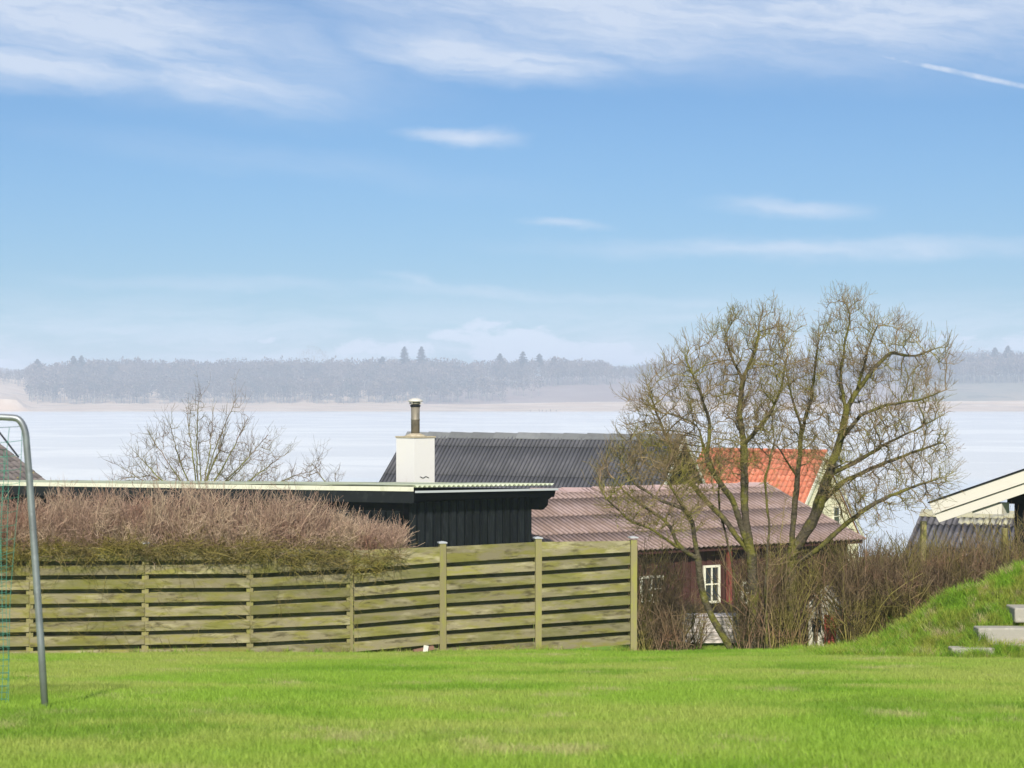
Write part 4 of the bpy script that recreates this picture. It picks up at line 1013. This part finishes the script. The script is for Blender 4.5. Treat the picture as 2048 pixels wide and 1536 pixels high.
# the pink-brown hedge leaning over the fence: crown above, mossy olive growth along the fence top
def hedge_over_fence():
    h = empty('overgrown_hedge', P(380, 1312, 29.2), 0, label='overgrown leafless hedge with pinkish brown twigs spilling over the left of the fence', cat='hedge')
    loc = np.array(h.location); rs = np.random.RandomState(31)
    tx = [-200, 0, 60, 160, 300, 420, 560, 640, 700, 760, 800, 830]; ty = [1006, 1008, 1016, 1002, 992, 992, 1002, 1016, 1044, 1070, 1084, 1110]
    def region(n_, fd, frontiness, ylo, yhi):
        px = rs.uniform(-160, 805, n_); d0 = np.interp(px, [x for x, d_ in fp], [d_ for x, d_ in fp]); dd = d0 + rs.uniform(*fd, n_)
        tp_ = np.interp(px, tx, ty) + 11 * np.sin(px * .027 + 1) + 8 * np.sin(px * .083) + 6 * np.sin(px * .21); a = rs.uniform(ylo, yhi, n_)
        py = 1108 + (tp_ - 1108) * a
        return np.stack([(px - 1024) / F * dd, dd, (790 - py) / F * d0], -1), tp_, px, d0
    # woody stems up to the crown
    b, tp_, px, d0 = region(3000, (.0, .9), 0, -.25, .35)
    top = (1108 - tp_) / F * 29
    A1 = twigs(rs, b, np.stack([rs.normal(.05, .35, len(b)), rs.normal(-.1, .35, len(b)), np.full(len(b), .9)], -1), top * rs.uniform(.35, .95, len(b)), rs.uniform(.003, .007, len(b)), .18, .12, 6)
    A2 = children_of(rs, *A1, 14500, (.12, .42), .75, .22, seg=4, curl=.25); A2 = (A2[0], np.maximum(A2[1], .0023))
    A3 = children_of(rs, *A2, 11000, (.06, .2), .9, .1, seg=3, curl=.3); A3 = (A3[0], np.maximum(A3[1], .0018))
    k1 = [a[0] - loc for a in (A1, A2, A3)]
    V, Q = join_np([tubes_np(a, r_[1], 3) for a, r_ in zip(k1, (A1, A2, A3))]); link('crown', np_mesh('crown', V, Q, M_pinktwig), h)
    # long fine shoots standing clear of the top
    b, tp_, px, d0 = region(420, (.0, .7), 0, .6, .95)
    A1 = twigs(rs, b, np.stack([rs.normal(0, .5, len(b)), rs.normal(0, .3, len(b)), np.full(len(b), .9)], -1), rs.uniform(.1, .5, len(b)), rs.uniform(.002, .0035, len(b)), .2, .1, 5)
    V, Q = tubes_np(A1[0] - loc, A1[1], 3); link('shoots', np_mesh('shoots', V, Q, M_pinktwig), h)
    # olive, mossy tangle that drapes over the top boards
    n_ = 5600; px = rs.uniform(-160, 800, n_); d0 = np.interp(px, [x for x, d_ in fp], [d_ for x, d_ in fp]); dd = d0 + rs.uniform(-.30, .25, n_)
    cl_ = np.sin(px * .045) * 6 + np.sin(px * .11) * 5; mid = np.interp(px, [-160, 150, 250, 420, 600, 700, 800], [1102, 1100, 1098, 1100, 1108, 1118, 1122])
    py = mid + cl_ + rs.normal(0, 1, n_) * np.interp(px, [0, 400, 560, 650, 760, 800], [6, 7, 11, 15, 11, 5])
    b = np.stack([(px - 1024) / F * dd, dd, (790 - py) / F * dd], -1)
    A1 = twigs(rs, b, np.stack([rs.normal(0, 1., n_), rs.normal(-.2, .5, n_), rs.normal(.05, .45, n_)], -1), rs.uniform(.10, .40, n_), rs.uniform(.0022, .0048, n_), .4, -.04, 5)
    V, Q = tubes_np(A1[0] - loc, A1[1], 3); link('mossy_tangle', np_mesh('mossy_tangle', V, Q, M_olive), h)
    # trailing stems hanging down the boards
    n_ = 230; px = rs.uniform(-100, 720, n_); d0 = np.interp(px, [x for x, d_ in fp], [d_ for x, d_ in fp]) - .10; py = rs.uniform(1105, 1290, n_) ** 1
    b = np.stack([(px - 1024) / F * d0, d0, (790 - py) / F * d0], -1)
    A1 = twigs(rs, b, np.stack([rs.normal(.2, .9, n_), rs.normal(0, .08, n_), rs.normal(-.3, .5, n_)], -1), rs.uniform(.12, .6, n_), rs.uniform(.0015, .0032, n_), .25, -.03, 6)
    A1[0][:, :, 1] = np.minimum(A1[0][:, :, 1], d0[:, None] + .02)
    V, Q = tubes_np(A1[0] - loc, A1[1], 3); link('trailing_stems', np_mesh('trailing_stems', V, Q, M_olive), h)
hedge_over_fence()
SG = 'leafless shrubs between the fence end and the mound'
shrub('bare_shrub', 'dense grey-brown leafless shrub directly right of the fence end', 1272, 1345, 33.6, .5, [(1270, 1095), (1300, 1092), (1330, 1110), (1345, 1140)], 190, 41, M_stwig, group=SG, kids=4.6, lean=.12)
shrub('bare_shrub', 'sparse leafless shrub at the foot of the leaning trunk', 1345, 1400, 33.2, .4, [(1350, 1190), (1400, 1180), (1470, 1130)], 42, 42, M_stwig, group=SG, kids=4.6, lean=.22, hvar=.5)
shrub('bare_shrub', 'olive-brown leafless shrub around the stems of the middle tree', 1478, 1600, 33.0, .9, [(1478, 1130), (1520, 1060), (1600, 1080)], 200, 43, M_stwig, group=SG, kids=4.6, lean=.16, hvar=.45)
shrub('bare_shrub', 'dense brown leafless shrub in front of the small white hut', 1590, 1710, 33.6, .5, [(1590, 1085), (1650, 1090), (1710, 1084)], 235, 44, M_stwig, group=SG, kids=4.6, lean=.18)
shrub('bare_shrub', 'dark brown leafless hedge shrub left of the grass mound', 1690, 1830, 32.8, .6, [(1690, 1085), (1750, 1078), (1830, 1080)], 420, 45, M_stwig, group=SG, kids=5., lean=.16)
shrub('bare_shrub', 'brown leafless shrub with upright stems behind the grass mound', 1820, 1950, 32.9, .5, [(1820, 1080), (1880, 1070), (1950, 1075)], 420, 46, M_stwig, group=SG, kids=5., lean=.10, hvar=.35)
shrub('bare_shrub', 'reddish brown leafless shrub at the right edge above the mound', 1940, 2120, 33.0, .5, [(1940, 1075), (2000, 1062), (2048, 1040), (2120, 1020)], 480, 47, M_stwig, group=SG, kids=4.6, lean=.12, hvar=.35)
# clipped hedge behind the wooden box
shrub('clipped_hedge', 'low clipped leafless hedge behind the slatted box', 1262, 1600, 38.0, .55, [(1262, 1208), (1600, 1210)], 2400, 51, mat('clipped_hedge_twig', (.20, .145, .095), .95, [((.13, .11, .05), 1.5, .46, .6, .7)], coord='World', spec=.05, island=.4), cat='hedge', kids=5, kl=(.08, .22), lean=.12, hvar=.12)
shrub('clipped_hedge', 'dark leafless hedge filling the gap behind the right shrubs', 1560, 2150, 35.2, .5, [(1560, 1112), (1800, 1100), (2150, 1092)], 2300, 52, mat('dark_hedge_twig', (.07, .05, .032), .95, [((.12, .10, .045), 1.5, .46, .6, .7)], coord='World', spec=.05, island=.4), cat='hedge', kids=5, kl=(.12, .35), lean=.12, hvar=.2)  # twig colour darkened to paint the deep shade between the shrubs
# wooden stakes in the hedge
for i, (px, pt, lab) in enumerate([(1842, 1042, 'yellow-grey wooden stake standing out of the hedge below the lichened roof'), (2005, 1056, 'yellow-grey wooden stake in front of the black gabled house wall')]):
    q = P(px, pt, 33.9); g0 = float(ground(q.x, q.y))
    o = MB().box(-.045, .045, -.045, .045, 0, q.z - g0 + .2).build('wooden_stake', M_post); o.location = (q.x, q.y, g0 - .2); o.rotation_euler = (0, R(1), R(10))
    mo = o.modifiers.new('edge', 'BEVEL'); mo.width = .012; mo.segments = 2
    tag(o, lab, 'stake', 'wooden stakes in the right hedge')

# ------------------------------------------------------------------ far shore woods
def clump_tree(rs, n_, r, h, crown_r, tri=1.0):
    """a far leafless tree: many small twiggy flakes in a ragged crown"""
    u = rs.normal(0, 1, (n_, 3)); u /= np.linalg.norm(u, axis=1, keepdims=True); rr = rs.uniform(.35, 1, n_)[:, None] ** .5
    lump = 1 + .22 * np.sin(u[:, :1] * 5 + r) * np.sin(u[:, 2:] * 4 + r * 2)
    c_ = u * rr * lump * np.array([crown_r, crown_r, h * .36]) + np.array([0, 0, h * .62])
    a = rs.normal(0, 1, (n_, 3)); b = rs.normal(0, 1, (n_, 3)); a /= np.linalg.norm(a, axis=1, keepdims=True); b /= np.linalg.norm(b, axis=1, keepdims=True)
    s_ = rs.uniform(.45, 1.25, n_)[:, None] * tri
    V = np.stack([c_ - a * s_, c_ + b * s_ * .5, c_ + a * s_, c_ - b * s_ * .5], 1)
    return V.reshape(-1, 3), np.arange(4 * n_).reshape(-1, 4)
def far_woods(name, seed, ranges, n_, m_, ymin, ymax, hmin, hmax, trunks=True):
    rs = np.random.RandomState(seed); parts, tp_ = [], []
    protos = [clump_tree(rs, 100, k * 1.7, 1.0 * 20, 5.0, 1.15) for k in range(7)]
    for i in range(n_):
        px0, px1 = ranges[rs.randint(len(ranges))]; px = rs.uniform(px0, px1)
        y = ymin + (ymax - ymin) * rs.rand() ** 1.0
        x = (px - 1024) / F * y; g0 = float(ground(x, y)); h = rs.uniform(hmin, hmax)
        lim = np.interp(px, skyx, skyy) + 4.5 * math.sin(px * .021) + 3.5 * math.sin(px * .061 + 1) + 2 * math.sin(px * .15); zt = (790 - lim) / F * y; h = min(h, max(7, zt - g0 + rs.uniform(-2.5, 1.2)))
        V, Q = protos[rs.randint(7)]; s_ = h / 20; a = rs.rand() * 6.28
        ca, sa = math.cos(a), math.sin(a); wv_ = rs.uniform(.8, 1.25)
        V = np.stack([(V[:, 0] * ca - V[:, 1] * sa) * s_ * wv_ + x, (V[:, 0] * sa + V[:, 1] * ca) * s_ * wv_ + y, V[:, 2] * s_ + g0], -1)
        parts.append((V, Q))
        tp_.append([[x, y, g0 - 1], [x + rs.normal(0, .3), y, g0 + h * .7]])
    V, Q = join_np(parts); o = link(name, np_mesh(name, V, Q, m_)); tag(o, kind='stuff')
    T_ = np.array(tp_); V, Q = tubes_np(T_, np.tile([.32, .15], (len(T_), 1)), 3)
    o2 = link(name + '_trunks', np_mesh(name, V, Q, M_fartrunk)); tag(o2, kind='stuff')
    return o
skyx = [-200, 0, 45, 75, 150, 300, 450, 600, 700, 800, 950, 1100, 1180, 1290, 1330, 1420, 1520, 1700, 1860, 1900, 1940, 1990, 2048, 2300]
skyy = [745, 740, 735, 723, 718, 714, 716, 714, 712, 714, 713, 717, 722, 728, 720, 716, 716, 712, 705, 692, 684, 690, 698, 700]
far_woods('far_woods', 61, [(-150, 1000), (-150, 1300), (60, 900), (1000, 1900), (1800, 2200)], 2600, M_farwood, 1900, 2040, 18, 27)
far_woods('shore_woods', 62, [(50, 950), (50, 1080), (120, 860)], 620, M_farwood, 1735, 1830, 15, 22)
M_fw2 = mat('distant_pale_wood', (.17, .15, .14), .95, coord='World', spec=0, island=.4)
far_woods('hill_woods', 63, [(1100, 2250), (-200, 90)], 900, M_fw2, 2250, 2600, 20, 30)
# single trees standing out of the skyline
def conifer(px, py, d_, lab):
    q = P(px, py + 4, d_); g0 = float(ground(q.x, d_)); H = q.z - g0; rs = np.random.RandomState(int(px))
    n_ = 260; t_ = rs.rand(n_) ** .8; z = H * (.55 + .45 * t_); rad = (1 - t_) ** .7 * 6.6 + 1.3; a = rs.rand(n_) * 6.28; layer = .55 + .45 * np.abs(np.sin(t_ * 17))
    tip = np.stack([np.cos(a) * rad * layer, np.sin(a) * rad * layer, z - rad * .12], -1); root = np.stack([np.zeros(n_), np.zeros(n_), z + .3], -1)
    sd_ = np.stack([-np.sin(a), np.cos(a), np.zeros(n_)], -1) * .8
    V = np.stack([root - sd_ * .5, tip - sd_, tip + sd_ + np.array([0, 0, .3]), root + sd_ * .5 + np.array([0, 0, .5])], 1).reshape(-1, 3)
    t = empty('conifer', (q.x, d_, g0), 0, label=lab, cat='conifer', group='dark conifers on the far skyline')
    link('crown', np_mesh('crown', V, np.arange(4 * n_).reshape(-1, 4), M_conifer), t)
    MB().tube([(0, 0, -.5), (0, 0, H * .98)], [.4, .05], 6).build('trunk', M_fartrunk, t)
for px, py, lab in [(75, 715, 'leftmost dark conifer on the far skyline'), (147, 709, 'dark conifer on the far skyline, first of the pair above the fan bush'), (163, 708, 'dark conifer on the far skyline, second of the pair above the fan bush'),
                    (809, 690, 'tallest dark conifer, just left above the chimney flue'), (843, 690, 'tall dark conifer just right above the chimney flue'), (765, 710, 'short conifer tip left of the two tall ones above the flue'),
                    (1000, 704, 'small dark conifer left of the close pair on the far skyline'), (1046, 700, 'left conifer of the close pair on the far skyline'), (1079, 704, 'right conifer of the close pair on the far skyline'), (1108, 710, 'short conifer at the right end of the skyline pair'),
                    (2016, 688, 'dark conifer on the far skyline at the right edge'), (1990, 692, 'smaller conifer on the hill left of the right-edge one')]:
    conifer(px, py, 1960 if px < 1900 else 1990, lab)
rs = np.random.RandomState(71); q = P(628, 688, 2040); g0 = float(ground(q.x, 2040)); H = q.z - g0
t = empty('great_bare_tree', (q.x, 2040, g0), 0, label='big pale domed bare tree rising above the far skyline', cat='tree')
V, Q = clump_tree(rs, 1100, 2., H, 17, .55); V[:, 2] = V[:, 2] * .8 + H * .2 * (V[:, 2] / H)
link('crown', np_mesh('crown', V, Q, M_paletree), t)
MB().tube([(0, 0, -1), (0, 0, H * .7)], [.8, .3], 6).build('trunk', M_fartrunk, t)
# poles standing in the shallows
for i, px in enumerate([1060, 1078, 1084, 1092, 1101, 1112]):
    h_ = [1.1, 2.4, 1.6, 1.3, 2.0, 1.2][i]; q = P(px, 824, 1585 + i * 2)
    o = MB().tube([(0, 0, 0), (.2, 0, h_ + 1)], .22, 6).build('water_pole', M_farwood); o.location = (q.x, q.y, -14.2)
    tag(o, 'thin dark pole standing in the shallows off the far reed shore', 'pole', 'poles in the shallows off the far shore')

# ------------------------------------------------------------------ haze
M_haze = bpy.data.materials.new('air_haze'); M_haze.use_nodes = True; t = M_haze.node_tree; t.nodes.clear()
pv = t.nodes.new('ShaderNodeVolumePrincipled'); pv.inputs['Color'].default_value = (.75, .85, 1.0, 1); pv.inputs['Density'].default_value = .00043; pv.inputs['Anisotropy'].default_value = .1
t.links.new(pv.outputs[0], t.nodes.new('ShaderNodeOutputMaterial').inputs['Volume'])
tag(MB().box(-7200, 7200, -420, 3300, -17.2, 56).build('haze', M_haze), kind='stuff')
